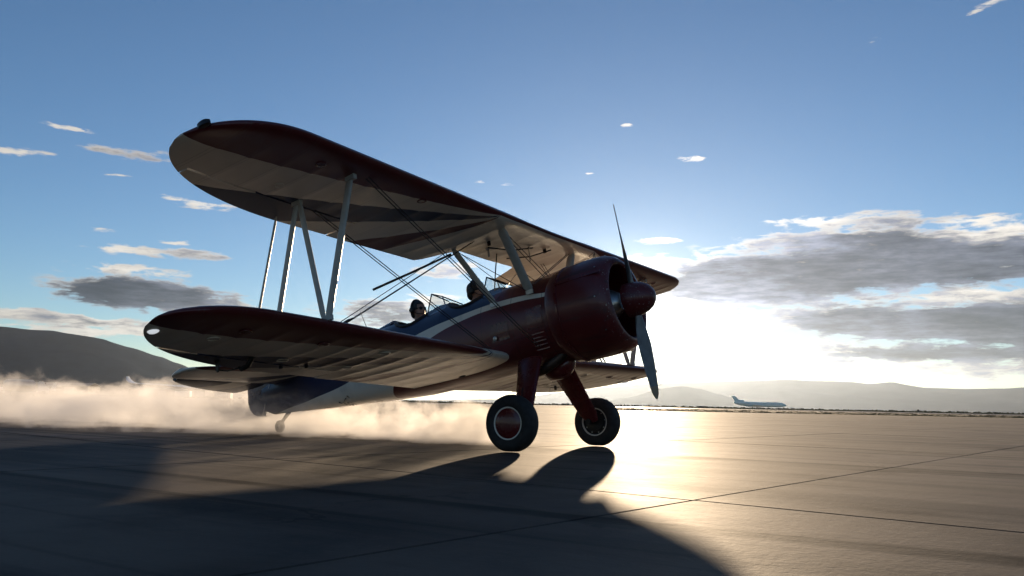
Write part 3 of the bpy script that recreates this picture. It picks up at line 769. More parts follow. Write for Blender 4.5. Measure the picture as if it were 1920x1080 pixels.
# emblem and fine print on the pale rear flank
M_INK = pmat('black_lettering', (.02, .025, .03), .5)
def flank(x, z):
    r = fring(x); best = min((q for q in r if q[1] < 0), key=lambda q: abs(q[2] - z)); return best[1] - .004
em = G()
arc = [(-3.335, .955), (-3.36, .935), (-3.365, .915), (-3.34, .902), (-3.30, .903), (-3.25, .912), (-3.20, .926), (-3.16, .948), (-3.135, .958), (-3.115, .945), (-3.11, .925)]
for (x0, z0), (x1, z1) in zip(arc, arc[1:]):
    for w in (.009,):
        y0, y1 = flank(x0, z0), flank(x1, z1)
        em.add([(x0, y0, z0 - w), (x1, y1, z1 - w), (x1, y1, z1 + w), (x0, y0, z0 + w)], [(0, 1, 2, 3)])
em.obj('flank_emblem', M_INK, P, smooth=False)
def letter(strokes, x0, z0, w, h, t=.005):
    g_ = G()
    for (ax_, az_), (bx_, bz_) in strokes:
        p, q = Vector((x0 + ax_ * w, 0, z0 + az_ * h)), Vector((x0 + bx_ * w, 0, z0 + bz_ * h)); d_ = (q - p).normalized(); n_ = Vector((-d_.z, 0, d_.x)) * t
        g_.add([(a_.x, flank(a_.x, a_.z) - .001, a_.z) for a_ in (p - n_, q - n_, q + n_, p + n_)], [(0, 1, 2, 3)])
    return g_.obj('letter', M_INK, P, smooth=False)
letter([((0, 0), (.5, 1)), ((.5, 1), (1, 0)), ((.2, .4), (.8, .4))], -3.31, .868 - .014, .045, .034)
letter([((0, 0), (0, 1)), ((0, 1), (.8, .8)), ((.8, .8), (.8, .2)), ((.8, .2), (0, 0))], -3.235, .860 - .014, .045, .034)
letter([((.5, 0), (.5, 1))], -3.175, .854 - .014, .045, .034)

# --- engine, cowl, spinner, propeller
ECZ = 1.220
cp = [(.50, .36), (.548, .42), (.562, .55), (.572, .75), (.572, .92), (.560, 1.05), (.528, 1.14), (.485, 1.185), (.452, 1.19), (.430, 1.17), (.425, 1.10), (.47, 1.0), (.53, .8), (.535, .6), (.49, .40)]
cp = [(r * 1.03, x) for r, x in cp]
G().lathe(cp, (0, 0, ECZ), (1, 0, 0), 72, closed_prof=True).obj('engine_cowl', M_COWL, P)
G().lathe([(.001, .46), (.50, .46), (.50, .50), (.001, .50)], (0, 0, ECZ), (1, 0, 0), 40).obj('firewall', M_DARK, P)
for k in range(7):   # cowl fasteners
    a = R(-40 + k * 40)
    G().lathe([(.010, 0), (.010, .006), (.004, .008)], (1.05, -.577 * math.cos(a), ECZ + .577 * math.sin(a)), (0, -math.cos(a), math.sin(a)), 8).obj('cowl_fastener', M_ALU, P)
eng = G().lathe([(.05, .5), (.22, .52), (.25, .62), (.25, .86), (.20, .96), (.14, 1.06), (.10, 1.12)], (0, 0, ECZ), (1, 0, 0), 28).obj('crankcase', M_ALU, P)
cyl0 = None
for k in range(9):
    a = 2 * math.pi * k / 9
    if cyl0 is None:
        pr = []
        for q in range(9):
            h = .24 + .024 * q; pr += [(.062, h), (.078, h + .003), (.078, h + .012), (.062, h + .015)]
        pr += [(.07, .46), (.04, .475)]
        cyl0 = c_ = G().lathe(pr, (0, 0, 0), (0, 0, 1), 18).obj('engine_cylinder', M_DARK, P)
    else: c_ = copy_obj(cyl0, P)
    c_.location = (.74, 0, ECZ); c_.rotation_euler = (a, 0, 0)
HUB = Vector((1.274, 0, 1.201)); PHI = R(-3.61); PR = 1.175
G().lathe([(.205, 1.19), (.206, 1.24), (.198, 1.32), (.176, 1.40), (.138, 1.465), (.085, 1.51), (.03, 1.533), (.001, 1.536)], (0, 0, 1.203), (1, 0, 0), 40).obj('spinner', M_COWL, P)
def blade(sgn):
    rd = Vector((0, math.sin(PHI), math.cos(PHI))) * sgn
    tg = Vector((1, 0, 0)).cross(rd)
    rings, tip = [], []
    for q in range(23):
        s_ = q / 22; r = .10 + (PR - .10) * s_
        ch = lerp_tab([(0, .075), (.10, .085), (.22, .135), (.4, .185), (.6, .185), (.8, .155), (.92, .120), (.97, .085), (1, .03)], s_)[0]
        th = lerp_tab([(0, .07), (.12, .06), (.25, .035), (.6, .018), (1, .008)], s_)[0]
        beta = R(lerp_tab([(0, 50), (.25, 38), (.6, 25), (1, 17)], s_)[0])
        cd_ = tg * math.cos(beta) + Vector((1, 0, 0)) * math.sin(beta)
        w = cd_.cross(rd)
        rings.append([HUB + rd * r + cd_ * (ch / 2 * math.cos(2 * math.pi * k / 16)) + w * (th / 2 * math.sin(2 * math.pi * k / 16)) for k in range(16)])
    o = G().loft(rings[:20]).obj('propeller_blade', M_STEEL, P)
    G().loft(rings[19:]).obj('blade_tip', M_TIP, o)
    return o
blade(1); blade(-1)
G().lathe([(.085, -.02), (.095, .03), (.085, .08)], tuple(HUB - Vector((.03, 0, 0))), (1, 0, 0), 24).obj('propeller_hub', M_STEEL, P)
# exhaust and intake under the nose
G().tube([(.40, -.18, .80), (.26, -.22, .70), (.08, -.24, .625), (-.10, -.245, .60), (-.20, -.245, .60)], [.055, .06, .058, .055, .054], 16).obj('exhaust_pipe', M_EXH, P)
G().loft([[(.36 - .43 * q / 10, .14 * k_ * math.sin(a), .76 - (.245 * k_) * (0.5 + .5 * math.cos(a))) for a in [2 * math.pi * k / 20 for k in range(20)]] for q, k_ in ((0, .35), (1, .7), (2.5, .95), (5, 1.08), (8, 1.05), (9.3, .85), (10, .45))]).obj('intake_scoop', M_MAROON, P)

# fastened side panels, louvres and rivets ahead of the cockpit
def side_panel(x0, x1, z0, z1, sg):
    rows = []
    for k in range(7):
        x = x0 + (x1 - x0) * k / 6; r = fring(x); row = []
        for q in range(6):
            z = z0 + (z1 - z0) * q / 5; best = min((p_ for p_ in r if p_[1] * sg > 0), key=lambda p_: abs(p_[2] - z)); row.append((x, best[1] + sg * .004, z))
        rows.append(row)
    v = [p_ for r in rows for p_ in r]; f = [(a * 6 + b2, (a + 1) * 6 + b2, (a + 1) * 6 + b2 + 1, a * 6 + b2 + 1) for a in range(6) for b2 in range(5)]
    o = mesh('access_panel', v, f, M_MAROON, P)
    s0 = None
    for (x, z) in [(x0 + (x1 - x0) * (k + .5) / 4, zz) for k in range(4) for zz in (z0 + .012, z1 - .012)]:
        best = min((p_ for p_ in fring(x) if p_[1] * sg > 0), key=lambda p_: abs(p_[2] - z))
        if s0 is None: s0 = q = G().lathe([(.007, 0), (.006, .004), (.001, .005)], (0, 0, 0), (0, sg, 0), 8).obj('panel_screw', M_DARK, o)
        else: q = copy_obj(s0, o)
        q.location = (x, best[1] + sg * .004, z)
for sg in (-1, 1):
    side_panel(.06, .28, 1.08, 1.34, sg); side_panel(-.48, -.22, 1.06, 1.28, sg)
    for k in range(5):
        z = .84 + .045 * k
        best = min((p_ for p_ in fring(.18) if p_[1] * sg > 0), key=lambda p_: abs(p_[2] - z))
        G().box((.18, best[1], z), (.17, .016, .014)).obj('louvre', M_MAROON, P)
# joint straps round the cowl and its rocker bumps
for k in range(3):
    a = R(30 + 120 * k)
    G().box((.83, -.590 * math.cos(a), ECZ + .590 * math.sin(a)), (.62, .006, .035), Matrix.Rotation(-a, 3, 'X')).obj('cowl_joint', M_MAROON, P)
G().lathe([(.578, .525), (.590, .530), (.590, .555), (.578, .560)], (0, 0, ECZ), (1, 0, 0), 56, closed_prof=True).obj('cowl_band', M_MAROON, P)

# --- undercarriage
def gear(sg):
    top = [(-.20, sg * .36, .72), (.15, sg * .36, .72)]; yb = sg * .80
    rings = []
    for q in range(9):
        s_ = q / 8; y = sg * (.34 + (.84 - .34) * s_); z = .76 + (.02 - .76) * s_
        xc = -.05 + (.03 + .05) * s_; hw = .172 - .058 * s_
        if q == 8: hw *= .7
        th = .055 - .008 * s_
        rings.append([(xc + hw * math.cos(2 * math.pi * k / 20), y + sg * .6 * th * math.sin(2 * math.pi * k / 20), z + .55 * th * math.sin(2 * math.pi * k / 20)) for k in range(20)])
    G().loft(rings).obj('landing_gear_leg', M_MAROON, P)
    zw = -sg * 1.03 * math.sin(BANK)
    ax = G().tube([(0, sg * .76, zw), (0, sg * 1.08, zw)], .035, 14).obj('axle', M_DARK, P)
    w = empty('main_wheel'); w.parent = P; w.location = (0, sg * 1.03, zw)
    prof = []
    for k in range(28):
        a = 2 * math.pi * k / 28; ca, sa = math.cos(a), math.sin(a)
        prof.append((.232 + .083 * math.copysign(abs(ca) ** .85, ca), .105 * math.copysign(abs(sa) ** .8, sa)))
    tg = G().lathe(prof, (0, 0, 0), (0, 1, 0), 72, closed_prof=True)
    dn = Vector((-math.sin(THETA), 0, -math.cos(THETA)))
    for q in tg.v:
        k = q.dot(dn) - .303
        if k > 0: q -= dn * k; q.y *= 1.04
        elif k > -.10: q.y *= 1 + .05 * (1 + k / .10)
    ty = tg.obj('tyre', M_RUBBER, w, angle=60)
    G().tube([(.02, sg * -.30, .40), (.03, sg * -.17, .16), (.05, sg * -.10, .05)], .006, 6).obj('brake_line', M_DARK, w)
    G().lathe([(.165, -.085), (.192, -.092), (.197, -.080), (.197, .080), (.192, .092), (.165, .085), (.16, 0)], (0, 0, 0), (0, 1, 0), 48, closed_prof=True).obj('wheel_rim', M_CREAM, w)
    G().lathe([(.172, .02), (.172, .080), (.15, .092), (.08, .104), (.0, .107)], (0, 0, 0), (0, sg, 0), 40).obj('hub_cap', M_MAROON, w)
    G().lathe([(.165, .0), (.165, -.05), (.125, -.055), (.12, -.075), (.06, -.08), (.0, -.08)], (0, 0, 0), (0, sg, 0), 40).obj('brake_drum', M_DARK, w)
    b0 = None
    for k in range(9):
        a = 2 * math.pi * k / 9
        if b0 is None: b0 = bo = G().lathe([(.009, 0), (.009, .01)], (0, 0, 0), (0, -sg, 0), 6).obj('brake_bolt', M_ALU, w)
        else: bo = copy_obj(b0, w)
        bo.location = (.14 * math.cos(a), -sg * .058, .14 * math.sin(a))
gear(-1); gear(1)
G().tube([(-.10, -.40, .62), (-.25, -.30, .70)], .014, 8).obj('boarding_step', M_DARK, P)

# --- tail
def tail_section(xl, xt, y, z, th, n=9, dz=0.0):
    r = []
    for k in range(2 * n):
        a = 2 * math.pi * k / (2 * n); x = (xl + xt) / 2 + (xl - xt) / 2 * math.cos(a)
        r.append((x, y, z + th / 2 * math.sin(a) + dz * (xl - x)))
    return r
ZS = 1.50
def tip_k(y, ya, span): return math.sqrt(max(0.0, 1 - max(0, (y - ya) / (span - ya)) ** 2))
for sg in (-1, 1):
    rings = []; re = []
    for q in range(25):
        y = .04 + (1.965 - .04) * math.sin(math.pi / 2 * q / 24)
        k = tip_k(y, 1.45, 1.967)
        xl = -4.40 + (.44 - .06 * y) * k; u_ = y / 1.967
        xt_ = -4.40 - 1.22 * math.sqrt(max(0, 1 - u_ ** 1.5)); xh = max(-4.84, xt_)
        rings.append(tail_section(xl, xh + .008, sg * y, ZS, .045 + .035 * k))
        if y > .10 and xt_ < -4.875: re.append(tail_section(-4.852, xt_, sg * y, ZS, .022 + .03 * k, dz=.02))
    G().loft(rings).obj('tailplane', M_ST, P, angle=50)
    G().loft(re).obj('elevator', M_ST, P, angle=50)
    wire((-4.55, sg * 1.1, ZS + .02), (-4.70, 0, 2.0), .003, 'tail_wire')
fin_pts = []
def vsec(z, x0, x1, th, rot=0.0, xh=0.0):
    r = []
    for k in range(18):
        a = 2 * math.pi * k / 18; x = (x0 + x1) / 2 + (x0 - x1) / 2 * math.cos(a); y = th / 2 * math.sin(a)
        if rot: dx = x - xh; x = xh + dx * math.cos(rot) - y * math.sin(rot); y = dx * math.sin(rot) + y * math.cos(rot)
        r.append((x, y, z))
    return r
rf = []
for q in range(14):
    s_ = q / 13; z = 1.48 + .66 * math.sin(math.pi / 2 * s_); k = math.sqrt(max(.0004, 1 - max(0, (s_ - .35) / .65) ** 2))
    rf.append(vsec(z, -4.86 + .80 * k * (1 - .45 * s_), -4.90, .05 * (.4 + .6 * k)))
G().loft(rf).obj('tail_fin', M_NAVY, P)
rr = []
for q in range(26):
    s_ = q / 25; z = 1.04 + (2.17 - 1.04) * s_
    k = math.sqrt(max(.001, 1 - abs((s_ - .42) / (.42 if s_ < .42 else .58)) ** 2.6))
    rr.append(vsec(z, -4.915 - .45 * max(0, 1.45 - z), -4.94 - .58 * k - .25 * max(0, 1.45 - z), .035 * (.4 + .6 * k), rot=R(-5), xh=-4.92))
G().loft(rr).obj('rudder', M_NAVY, P)
G().tube([(-5.09, -.035, 1.10), (-4.91, -.035, 1.50)], .008, 6).obj('rudder_hinge_strip', M_CREAM, P)
# tailwheel
G().tube([(-4.55, 0, 1.02), (-4.70, 0, .92), (-4.76, 0, .84)], [.03, .026, .022], 10).obj('tailwheel_spring', M_DARK, P)
tw = empty('tailwheel'); tw.parent = P; tw.location = (-4.79, 0, .835)
G().lathe([(.055 + .04 * math.cos(2 * math.pi * k / 16), .035 * math.sin(2 * math.pi * k / 16)) for k in range(16)], (0, 0, 0), (0, 1, 0), 28, closed_prof=True).obj('tyre', M_RUBBER, tw)
G().lathe([(.05, -.02), (.05, .02), (.01, .025)], (0, 0, 0), (0, 1, 0), 20).obj('wheel_rim', M_ALU, tw)
# --- aileron horn and mass balance below the near and far lower wing
for sg in (-1, 1):
    zz = LW.under(-1.47, 3.38)
    G().tube([(-1.40, sg * 3.36, zz + .03), (-1.38, sg * 3.37, zz - .02), (-1.43, sg * 3.38, zz - .075), (-1.52, sg * 3.38, zz - .088), (-1.56, sg * 3.38, zz - .06)], [.022, .026, .026, .024, .012], 10).obj('aileron_horn', M_DARK, P)
    G().tube([(-1.54, sg * 3.385, zz - .07), (-1.63, sg * 3.46, zz - .085), (-1.72, sg * 3.53, zz - .06)], .007, 6).obj('aileron_pushrod', M_DARK, P)
    z3 = LW.under(-1.66, 3.55)
    G().loft([[(-1.66 + a, sg * 3.55 + b_, z3 + h) for a, b_ in ((-.03 * k, -.006), (.03 * k, -.006), (.03 * k, .006), (-.03 * k, .006))] for k, h in ((1.0, .02), (.8, -.05), (.35, -.11))]).obj('control_horn', M_DARK, P)
    z4 = LW.under(-1.40, 2.55)
    for x, y in ((-1.42, 2.62), (-1.55, 2.85)):
        G().box((x, sg * y, LW.under(x, y) - .012), (.035, .02, .03)).obj('drain_fitting', M_DARK, P)

# ------------------------------------------------------------------ the two people in the cockpits
def remesh(name, pieces, voxel, mats, parent=None, smooth_it=4, pick=None):
    bm = bmesh.new()
    for kind, *a in pieces:
        if kind == 'e':                       # ellipsoid: centre, radii, rotation about y
            c, r, ry = a
            M = Matrix.Translation(c) @ Matrix.Rotation(ry, 4, 'Y') @ Matrix.Diagonal((*r, 1))
            bmesh.ops.create_icosphere(bm, subdivisions=3, radius=1, matrix=M)
        else:                                 # tapered limb between two joints
            p, q, r0, r1 = a; p, q = Vector(p), Vector(q); t = q - p
            M = Matrix.Translation((p + q) / 2) @ t.to_track_quat('Z', 'Y').to_matrix().to_4x4()
            bmesh.ops.create_cone(bm, cap_ends=True, segments=16, radius1=r0, radius2=r1, depth=t.length, matrix=M)
            for c, r in ((p, r0), (q, r1)): bmesh.ops.create_icosphere(bm, subdivisions=2, radius=r, matrix=Matrix.Translation(c))
    me = bpy.data.meshes.new(name); bm.to_mesh(me); bm.free()
    tmp = bpy.data.objects.new('tmp', me); COL.objects.link(tmp)
    rm = tmp.modifiers.new('r', 'REMESH'); rm.mode = 'VOXEL'; rm.voxel_size = voxel
    sm = tmp.modifiers.new('s', 'SMOOTH'); sm.iterations = smooth_it; sm.factor = .5
    dg = bpy.context.evaluated_depsgraph_get(); ev = tmp.evaluated_get(dg)
    out = bpy.data.meshes.new_from_object(ev, depsgraph=dg); out.name = name
    bpy.data.objects.remove(tmp)
    out.materials.clear()
    for m in mats: out.materials.append(m)
    for p in out.polygons:
        p.material_index = pick(p.center) if pick else 0
    out.shade_smooth()
    return link(bpy.data.objects.new(name, out), parent)
M_SKIN = pmat('skin', (.36, .19, .13), .5, var=.08, scale=20)
M_HAIR = pmat('dark_hair', (.020, .014, .010), .55, scale=60, bump=.4, bscale=120)
M_CLOTH = pmat('dark_jacket', (.030, .034, .030), .85, scale=30, bump=.3, bscale=140)
M_JEAN = pmat('dark_trousers', (.03, .032, .04), .9, scale=40)
def hand(w, d, sg):
    """five bent fingers closed round a stick"""
    w, d = Vector(w), Vector(d).normalized(); side = Vector((0, sg, 0)); dn = Vector((0, 0, -1)); out = []
    palm = w + d * .05
    out += [('e', tuple(palm), (.048, .040, .020), .2)]
    for k, L in enumerate((.036, .041, .038, .030)):
        o = palm + d * .034 + side * (-.030 + .020 * k) ; a = o + d * L; b2 = a + (d * .3 + dn) * L * .75; c = b2 + (-d * .6 + dn * .6) * L * .55
        out += [('l', o, a, .0095, .009), ('l', a, b2, .009, .0085), ('l', b2, c, .0085, .0075)]
    o = palm - d * .02 - side * .034; a = o + d * .03 - side * .016 + dn * .012; b2 = a + d * .026 + side * .006 + dn * .012
    out += [('l', o, a, .012, .0105), ('l', a, b2, .0105, .009)]
    return out
def person(label, x, hat, turn=0.0):
    H = Vector((0, 0, 0))
    pc = [('e', (0, 0, .02), (.13, .17, .11), 0), ('e', (0, 0, .20), (.115, .155, .16), 0), ('e', (-.005, 0, .36), (.12, .175, .14), 0),
          ('l', (-.01, -.15, .465), (-.01, .15, .465), .065, .065), ('l', (-.01, 0, .46), (.012, 0, .60), .060, .054)]
    # head: skull, face, jaw, nose, brow, ears
    hc = Vector((.018, 0, .685))
    pc += [('e', tuple(hc + Vector((-.006, 0, .022))), (.098, .076, .098), 0), ('e', tuple(hc + Vector((.030, 0, -.030))), (.066, .060, .086), .12), ('e', tuple(hc + Vector((.050, 0, -.088))), (.040, .042, .028), .1),
           ('l', tuple(hc + Vector((.090, 0, .012))), tuple(hc + Vector((.112, 0, -.026))), .009, .014), ('l', tuple(hc + Vector((.084, -.034, .026))), tuple(hc + Vector((.084, .034, .026))), .012, .012),
           ('l', tuple(hc + Vector((.084, -.018, -.062))), tuple(hc + Vector((.084, .018, -.062))), .008, .008)]
    for sg in (-1, 1):
        pc += [('e', tuple(hc + Vector((-.004, sg * .078, -.004))), (.020, .010, .032), .15)]
        sh, el_, wr = (-.01, sg * .19, .45), (.10, sg * .22, .19), (.33, sg * .11, .17)
        pc += [('l', sh, el_, .056, .043), ('l', el_, wr, .043, .027)]
        pc += hand(wr, (1, -sg * .15, .1), sg)
        hp, kn, an = (.03, sg * .09, 0), (.42, sg * .11, .06), (.66, sg * .10, -.26)
        pc += [('l', hp, kn, .085, .058), ('l', kn, an, .056, .036), ('e', (.73, sg * .10, -.275), (.12, .042, .036), .25)]
    def pick(c):
        if c.z > .555 : return 0
        if c.x > .31 and .08 < c.z < .26 and abs(c.y) < .2 and c.x < .52: return 0
        if c.z < .06 or c.x > .22: return 2
        return 1
    body = remesh('person', pc, .0085, [M_SKIN, M_CLOTH, M_JEAN], None, 3, pick)
    tag(body, label, 'person', 'people sitting in the biplane')
    hair = [('e', tuple(hc + Vector((-.014, 0, .034))), (.106, .085, .100), 0), ('e', tuple(hc + Vector((-.060, 0, -.020))), (.056, .070, .075), 0)]
    if hat: hair += [('e', tuple(hc + Vector((.0, 0, .060))), (.112, .088, .074), 0)]
    h = remesh('hair', hair, .008, [M_HAIR], body, 2)
    # cut the face free: hair only behind and above the brow
    bm = bmesh.new(); bm.from_mesh(h.data)
    bmesh.ops.delete(bm, geom=[q for q in bm.faces if (q.calc_center_median() - hc).x > .058 - .0 and (q.calc_center_median() - hc).z < .062 or (q.calc_center_median() - hc).x > .02 and (q.calc_center_median() - hc).z < .0], context='FACES')
    bm.to_mesh(h.data); bm.free()
    gl = G()
    for sg in (-1, 1):
        gl.lathe([(.001, .006), (.018, .006), (.022, 0), (.018, -.006), (.001, -.006)], tuple(hc + Vector((.093, sg * .031, .006))), (1, sg * .25, 0), 14)
        gl.tube([hc + Vector((.088, sg * .052, .010)), hc + Vector((.0, sg * .082, .014))], .003, 6)
    gl.tube([hc + Vector((.101, -.012, .010)), hc + Vector((.101, .012, .010))], .003, 6)
    gl.obj('sunglasses', M_DARK, body)
    hs_ = G()
    hs_.tube([hc + Vector((-.01, .098 * math.cos(a), .02 + .122 * math.sin(a))) for a in [math.pi * k / 14 for k in range(15)]], .010, 8)
    for sg in (-1, 1): hs_.lathe([(.001, .030), (.030, .028), (.040, .014), (.040, -.006), (.030, -.012), (.001, -.012)], tuple(hc + Vector((-.008, sg * .086, .002))), (0, sg, 0), 18)
    hs_.tube([hc + Vector((.01, -.108, -.01)), hc + Vector((.07, -.085, -.06)), hc + Vector((.108, -.02, -.066))], .004, 6)
    hs_.obj('headset', M_DARK, body)
    remesh('jacket_collar', [('l', (-.055, -.075, .520), (-.055, .075, .520), .030, .030), ('l', (-.055, -.075, .520), (.055, -.050, .490), .028, .022), ('l', (-.055, .075, .520), (.055, .050, .490), .028, .022)], .01, [M_CLOTH], body, 2)
    body.matrix_world = PM @ Matrix.Translation((x, 0, 1.13)) @ Matrix.Rotation(R(turn), 4, 'Z') @ Matrix.Scale(1.12, 4)
    return body
person('person in a dark jacket and sunglasses in the rear cockpit, looking ahead', -1.905, False, -14)
person('person with a dark cap partly behind the strut in the front cockpit', -.925, True, 4)

# ------------------------------------------------------------------ things beyond the apron
M_WHITE = pmat('white_aircraft_paint', (.62, .64, .64), .32, var=.04, coat=.2)
M_PALE = pmat('pale_green_white_paint', (.62, .82, .79), .38, var=.04, coat=.1)
M_GREY = pmat('weathered_grey_steel', (.24, .25, .26), .55, scale=.6)
M_GLZ = pmat('dark_window', (.02, .025, .03), .12, spec=.7)
def lathe_x(tab, n=22):   # stations x, z centre, half width, half height
    return [[(x, hw * math.sin(2 * math.pi * k / n), z + hh * math.cos(2 * math.pi * k / n)) for k in range(n)] for x, z, hw, hh in tab]
def surf(root, tip, th=.12, n=12):   # lifting surface: (x le, x te, y, z) at root and tip
    rings = []
    for q in (0, .5, .93, 1):
        a = [p + (t - p) * q for p, t in zip(root, tip)]; c = a[0] - a[1]; k = 1 if q < 1 else .5
        rings.append([((a[0] + a[1]) / 2 + c / 2 * k * math.cos(2 * math.pi * i / n), a[2], a[3] + c * th / 2 * k * math.sin(2 * math.pi * i / n)) for i in range(n)])
    return G().loft(rings)
def vsurf(root, tip, th=.10, n=12):  # upright surface: (x le, x te, z)
    rings = []
    for q in (0, .5, 1):
        a = [p + (t - p) * q for p, t in zip(root, tip)]; c = a[0] - a[1]
        rings.append([((a[0] + a[1]) / 2 + c / 2 * math.cos(2 * math.pi * i / n), c * th / 2 * math.sin(2 * math.pi * i / n), a[2]) for i in range(n)])
    return G().loft(rings)
def set_at(o, depth, right, heading, z=0.0):   # heading: degrees from the picture's right towards the distance
    o.location = spot(right, depth, z)
    h = RH * math.cos(R(heading)) + FH * math.sin(R(heading)); o.rotation_euler = (0, 0, math.atan2(h.y, h.x))

# three-engined airliner across the field
jet = empty('airliner'); tag(jet, 'pale three-engined jet airliner with a high tail parked across the field', 'airliner')
fus = G().loft(lathe_x([(-21.5, 4.7, .25, .3), (-19.5, 4.5, 1.0, 1.0), (-16, 4.1, 1.55, 1.6), (-12, 3.75, 1.85, 1.95), (-8, 3.6, 1.88, 2.05), (0, 3.55, 1.88, 2.05), (12, 3.55, 1.88, 2.05), (17.5, 3.5, 1.86, 2.0), (19.8, 3.3, 1.6, 1.65), (21.3, 3.05, 1.05, 1.05), (22.3, 2.85, .45, .45), (22.6, 2.8, .1, .1)])).obj('fuselage', M_PALE, jet)
def window_row(parent, xs_, y, z, dims):
    w0 = None
    for sg in (-1, 1):
        for x in xs_:
            if w0 is None: w0 = o = G().box((0, 0, 0), dims).obj('cabin_window', M_GLZ, parent, smooth=False)
            else: o = copy_obj(w0, parent)
            o.location = (x, sg * y, z)
window_row(fus, [-11 + k * .95 for k in range(30)], 1.85, 4.15, (.42, .10, .36))
G().box((20.5, 0, 4.08), (.8, 1.7, .35), Matrix.Rotation(R(28), 3, 'Y')).obj('cockpit_window', M_GLZ, jet)
for sg in (-1, 1):
    surf((4.5, -5.0, sg * 1.2, 2.35), (-6.0, -8.6, sg * 16.4, 3.3), .11).obj('wing', M_PALE, jet)
    G().loft([[(x, sg * 2.95 + r * math.sin(2 * math.pi * k / 18), 4.35 + r * math.cos(2 * math.pi * k / 18)) for k in range(18)] for x, r in ((-10.2, .55), (-10.4, .72), (-12.5, .82), (-15.5, .70), (-16.6, .50))]).obj('engine_nacelle', M_PALE, jet)
    G().box((-13.3, sg * 2.1, 4.35), (3.4, .8, .25)).obj('engine_pylon', M_PALE, jet)
    surf((-20.6, -23.0, sg * .1, 10.35), (-23.0, -24.4, sg * 5.4, 10.15), .10).obj('tailplane', M_PALE, jet)
    gr = G().tube([(-2.0, sg * 2.85, 2.2), (-2.0, sg * 2.85, .62)], .17, 8).obj('landing_gear_leg', M_GREY, jet)
    for dy in (-.4, .4): G().lathe([(.25, -.2), (.58, -.2), (.62, -.1), (.62, .1), (.58, .2), (.25, .2)], (-2.0, sg * 2.85 + dy, .62), (0, 1, 0), 20).obj('wheel', M_RUBBER, gr)
vsurf((-15.2, -20.2, 5.2), (-20.3, -23.4, 10.4), .09).obj('tail_fin', M_PALE, jet)
G().loft([[(x, r * math.sin(2 * math.pi * k / 18), z + r * math.cos(2 * math.pi * k / 18)) for k in range(18)] for x, z, r in ((-12.8, 6.35, .80), (-13.0, 6.35, 1.0), (-15.5, 6.3, 1.0), (-18.5, 5.7, .9), (-20.8, 5.0, .75))]).obj('tail_engine_intake', M_PALE, jet)
ng = G().tube([(16.4, 0, 1.8), (16.4, 0, .5)], .13, 8).obj('nose_gear_leg', M_GREY, jet)
for dy in (-.25, .25): G().lathe([(.2, -.12), (.45, -.12), (.48, 0), (.45, .12), (.2, .12)], (16.4, dy, .48), (0, 1, 0), 18).obj('wheel', M_RUBBER, ng)
jd = 715.0
set_at(jet, jd, 1424, -6)

# business jet behind the biplane's tail
bj = empty('business_jet'); tag(bj, 'white low-wing business jet with upturned wing tips behind the biplane tail', 'business jet')
fu = G().loft(lathe_x([(-7.2, 2.05, .08, .10), (-6, 1.95, .40, .42), (-4, 1.75, .75, .8), (-2, 1.65, .85, .9), (2.5, 1.65, .85, .9), (4.5, 1.62, .80, .82), (6.0, 1.5, .58, .55), (7.0, 1.35, .28, .26), (7.3, 1.3, .05, .05)])).obj('fuselage', M_WHITE, bj)
window_row(fu, [-1.4 + k * .72 for k in range(6)], .81, 1.9, (.36, .07, .34))
G().box((5.05, 0, 2.06), (.9, 1.0, .3), Matrix.Rotation(R(24), 3, 'Y')).obj('cockpit_window', M_GLZ, bj)
for sg in (-1, 1):
    wg = surf((1.6, -1.1, sg * .5, .88), (.1, -1.0, sg * 8.0, 1.28), .11).obj('wing', M_WHITE, bj)
    rings = []
    for q, (y, z, x0, x1) in enumerate(((8.0, 1.28, .1, -1.0), (8.35, 1.32, 0, -1.0), (8.65, 1.42, -.15, -1.05), (8.88, 1.57, -.45, -1.1), (9.02, 1.74, -.75, -1.15))):
        rings.append([((x0 + x1) / 2 + (x0 - x1) / 2 * math.cos(a), sg * (y - .03 * math.sin(a) * (q > 1)), z + .035 * math.sin(a) * (1 if q < 2 else .4)) for a in [2 * math.pi * k / 10 for k in range(10)]])
    G().loft(rings).obj('winglet', M_WHITE, wg)
    G().loft(lathe_x([(-2.2, 2.3, .30, .30), (-2.3, 2.3, .40, .40), (-3.6, 2.3, .42, .42), (-5.0, 2.3, .28, .28)])).obj('engine_nacelle', M_WHITE, bj).location = (0, sg * 1.35, 0)
    surf((-6.4, -7.6, sg * .05, 4.35), (-7.2, -7.9, sg * 2.6, 4.40), .09).obj('tailplane', M_WHITE, bj)
    lg = G().tube([(-.3, sg * 1.95, .95), (-.38, sg * 1.95, .30)], .075, 8).obj('landing_gear_leg', M_GREY, bj)
    G().lathe([(.12, -.11), (.27, -.11), (.29, 0), (.27, .11), (.12, .11)], (-.38, sg * 1.95, .29), (0, 1, 0), 20).obj('wheel', M_RUBBER, lg)
    G().box((-.1, sg * 1.80, .68), (.5, .03, .42)).obj('gear_door', M_WHITE, lg)
vsurf((-4.6, -7.0, 2.3), (-6.3, -7.6, 4.4), .09).obj('tail_fin', M_WHITE, bj)
ngl = G().tube([(5.2, 0, .95), (5.25, 0, .24)], .05, 8).obj('nose_gear_leg', M_GREY, bj)
G().lathe([(.08, -.07), (.22, -.07), (.23, 0), (.22, .07), (.08, .07)], (5.25, 0, .23), (0, 1, 0), 18).obj('wheel', M_RUBBER, ngl)
bd = 53.0
set_at(bj, bd, 484, 268)

